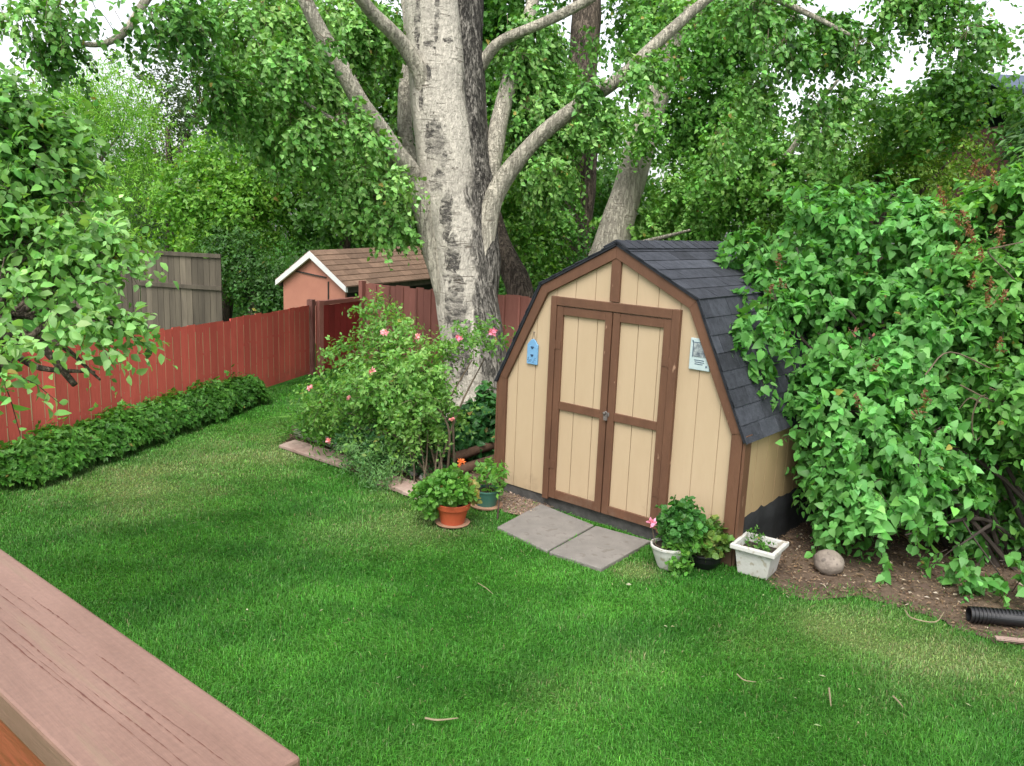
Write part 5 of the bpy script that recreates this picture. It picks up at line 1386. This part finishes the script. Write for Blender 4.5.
bgtree('understorey_shrub', 'dark hedge-like shrub behind the back fence between the big poplar and the shed', 530, 16.5, [E(530, 270, 16.5, 50, 30), E(500, 230, 17, 40, 40), E(580, 260, 17, 46, 34), E(620, 220, 17.5, 46, 46), E(560, 215, 17.5, 50, 40)], 2400, .09, [(.016, .055, .012), (.028, .09, .018), (.055, .14, .03)], RHOMB, 27, -.45, 1.3, cat='shrub', grp='shrubs beyond the fences')
bgtree('understorey_shrub', 'leafy shrub behind the roof of the salmon shed', 430, 23.5, [E(400, 225, 23.5, 60, 30), E(440, 215, 23.5, 60, 50), E(340, 230, 23.5, 60, 26)], 1500, .12, [(.018, .06, .012), (.032, .095, .018), (.06, .14, .03)], RHOMB, 28, -.5, 1.0, cat='shrub', grp='shrubs beyond the fences')
bgtree('elder_tree', 'olive green tree behind the lilac below the open sky at upper right', 850, 13, [E(860, 155, 13, 46, 30), E(900, 150, 13, 46, 30), E(820, 200, 13, 50, 34), E(880, 185, 12.5, 60, 30), E(950, 160, 12, 36, 24)], 2200, .075, [(.03, .085, .014), (.06, .135, .024), (.13, .20, .04)], RHOMB, 29, -.3, 1.6)
bgtree('willow_tree', 'loose-leaved tree against the white sky in the upper right corner', 1075, 11, [E(1010, 115, 11, 34, 18), E(1040, 85, 11, 36, 50), E(985, 40, 11.5, 24, 8, None, .6)]+clumps(20, 880, 1024, 55, 135, 10.6, 12.4, 12, 24), 2300, .085, [(.03, .085, .018), (.055, .135, .028), (.10, .19, .055)], DELT, 30, -.3, 1.8, trunk=.03, limbs=False)

# spruce at the right
b0 = at(1010, 383, 10); b0[2] = 0
sp_ = treething('spruce_tree', 'dark spruce with flat drooping needle boughs behind the right-hand lilac', b0)
m = MB(); topz = at(1030, 95, 10)[2]; m.tube([b0, b0*np.array([1, 1, 0])+np.array([0, 0, topz])], [.14, .04], 10, 8, rough=.05); m.build('trunk', M['bark_brown'], sp_, smooth=True)
fb = MB()
for z in np.arange(1.6, topz, .16):
    rad = 1.35*(1-(z/topz)**1.5)+.25
    for k in range(7):
        a = rng.random()*6.28; L_ = rad*(.75+.4*rng.random()); n_ = int(70*L_)
        t = rng.random(n_); wdt = .22*(1-t)+.05
        d = np.array([math.cos(a), math.sin(a), -.18]); s_ = np.array([-math.sin(a), math.cos(a), 0])
        P = b0*np.array([1, 1, 0])+np.array([0, 0, z])+d*(t*L_)[:, None]+s_*(rng.normal(0, 1, n_)*wdt)[:, None]+np.c_[np.zeros((n_, 2)), -.25*t*t*L_+rng.normal(0, .03, n_)]
        A = d*.7+s_*rng.normal(0, .8, n_)[:, None]+np.array([0, 0, -.25])+rng.normal(0, .2, (n_, 3))
        put_leaves(fb, SLIM, P, A, rng.normal(0, .4, (n_, 3))+np.array([0, 0, 1.0]), np.full(n_, .15)*(.7+.6*rng.random(n_)), palette([(.018, .055, .022), (.035, .085, .03), (.08, .15, .05)], np.clip(t*.8+rng.normal(0, .15, n_), 0, 1)))
fb.build('crown', M['leaf'], sp_)

# far mass of trees closing the view
def far_woods():
    fb = MB()
    ells = []
    for px in range(-620, 1320, 62):
        D = 34+rng.uniform(-4, 6); top = 95+30*math.sin(px*.021)+rng.normal(0, 14)+(75 if px > 740 else 0)+(40 if px < 220 else 0)
        ells += [E(px, top+60, D, 52, 60, 1.8), E(px+rng.normal(0, 20), 250, D-2, 56, 70, 1.8), E(px+20, 310, D-4, 60, 40, 1.8)]
    crown(fb, None, ells, 11500, 8, .30, RHOMB, [(.022, .06, .014), (.04, .10, .022), (.08, .16, .04)], twig=.8, droop=.2, shell=.3, thr=-.6, nf=.5, seed=33)
    tag(fb.build('far_woods', M['leaf']), 'far-off green tree mass closing the view behind the gardens', 'trees', kind='stuff')
far_woods()

# neighbour's house glimpsed at the right edge
hb = at(1090, 383, 16); hb[2] = 0
hs = thing('neighbour_house', 'dark red house glimpsed between leaves at the right edge of the photo', 'house', hb)
ux = nrm(CR*np.array([1, 1, 0])); uy = nrm(CF*np.array([1, 1, 0]))
def hp(u, v, z): return np.array([hb[0]+ux[0]*u+uy[0]*v, hb[1]+ux[1]*u+uy[1]*v, z])
zE_ = at(1010, 112, 16)[2]
def hbox(u0, u1, v0, v1, z0, z1): return [hp(u0, v0, z0), hp(u1, v0, z0), hp(u1, v1, z0), hp(u0, v1, z0), hp(u0, v0, z1), hp(u1, v0, z1), hp(u1, v1, z1), hp(u0, v1, z1)]
b = MB(); b.hexa(hbox(-1.2, 5, .4, 6, -.2, zE_-.1)); b.build('wall', M['house'], hs)
b = MB(); b.hexa(hbox(-1.7, 5.4, .0, .06, zE_-.12, zE_+.1)); b.build('fascia', M['house'], hs)
b = MB(); v = [hp(-1.75, -.05, zE_+.1), hp(5.5, -.05, zE_+.1), hp(5.5, 3.2, zE_+1.0), hp(-1.75, 3.2, zE_+1.0)]; v2 = [p+np.array([0, 0, .08]) for p in v]; b.hexa(v+v2)
v = [hp(-1.75, 3.21, zE_+1.0), hp(5.5, 3.21, zE_+1.0), hp(5.5, 6.4, zE_+.1), hp(-1.75, 6.4, zE_+.1)]; v2 = [p+np.array([0, 0, .08]) for p in v]; b.hexa(v+v2); b.build('roof', M['roofb'], hs)
b = MB(); b.hexa(hbox(.2, 1.4, .36, .395, 1.0, 2.0)); b.build('window', M['white'], hs)

# ================================================================== LIGHT, SKY, CAMERA
SUN_EL, SUN_AZ = R(58), R(152)     # azimuth clockwise from +y: soft overcast light from the right of the camera
w = bpy.data.worlds.new('World'); S.world = w; w.use_nodes = True
nt = w.node_tree; nd = nt.nodes; ln = nt.links
bg = nd['Background']
sky = nd.new('ShaderNodeTexSky'); sky.sky_type = 'NISHITA'; sky.sun_disc = False
sky.sun_elevation = SUN_EL; sky.sun_rotation = SUN_AZ; sky.air_density = 1.0; sky.dust_density = 3.0; sky.ozone_density = 1.0
hs_ = nd.new('ShaderNodeHueSaturation'); hs_.inputs['Saturation'].default_value = .22
ln.new(sky.outputs[0], hs_.inputs['Color']); ln.new(hs_.outputs[0], bg.inputs['Color'])
bg.inputs['Strength'].default_value = .15
sl = bpy.data.lights.new('sun', 'SUN'); sl.energy = 1.3; sl.angle = R(36); sl.color = (1, .955, .88)
so = bpy.data.objects.new('sun', sl); COL.objects.link(so)
import mathutils
sd_ = mathutils.Vector((math.sin(SUN_AZ)*math.cos(SUN_EL), math.cos(SUN_AZ)*math.cos(SUN_EL), math.sin(SUN_EL)))
so.rotation_euler = (-sd_).to_track_quat('-Z', 'Y').to_euler(); so.location = (0, -5, 12)

cam = bpy.data.cameras.new('camera'); co = bpy.data.objects.new('camera', cam); COL.objects.link(co)
cam.sensor_fit = 'HORIZONTAL'; cam.sensor_width = 36.0; cam.lens = FOC/1024*36.0; cam.clip_start = .05; cam.clip_end = 500
m4 = mathutils.Matrix.Identity(4)
for k in range(3):
    m4[k][0] = CR[k]; m4[k][1] = CU[k]; m4[k][2] = -CF[k]; m4[k][3] = CP[k]
co.matrix_world = m4
S.camera = co
S.view_settings.view_transform = 'Standard'
try: S.view_settings.look = 'None'
except Exception: pass
S.view_settings.exposure = 1.25; S.view_settings.gamma = 1.0; S.view_settings.use_curve_mapping = False
S.cycles.max_bounces = 8; S.cycles.diffuse_bounces = 4; S.cycles.transmission_bounces = 4
print('grass blades', NG, 'faces', sum(len(o.data.polygons) for o in bpy.data.objects if o.type == 'MESH'))
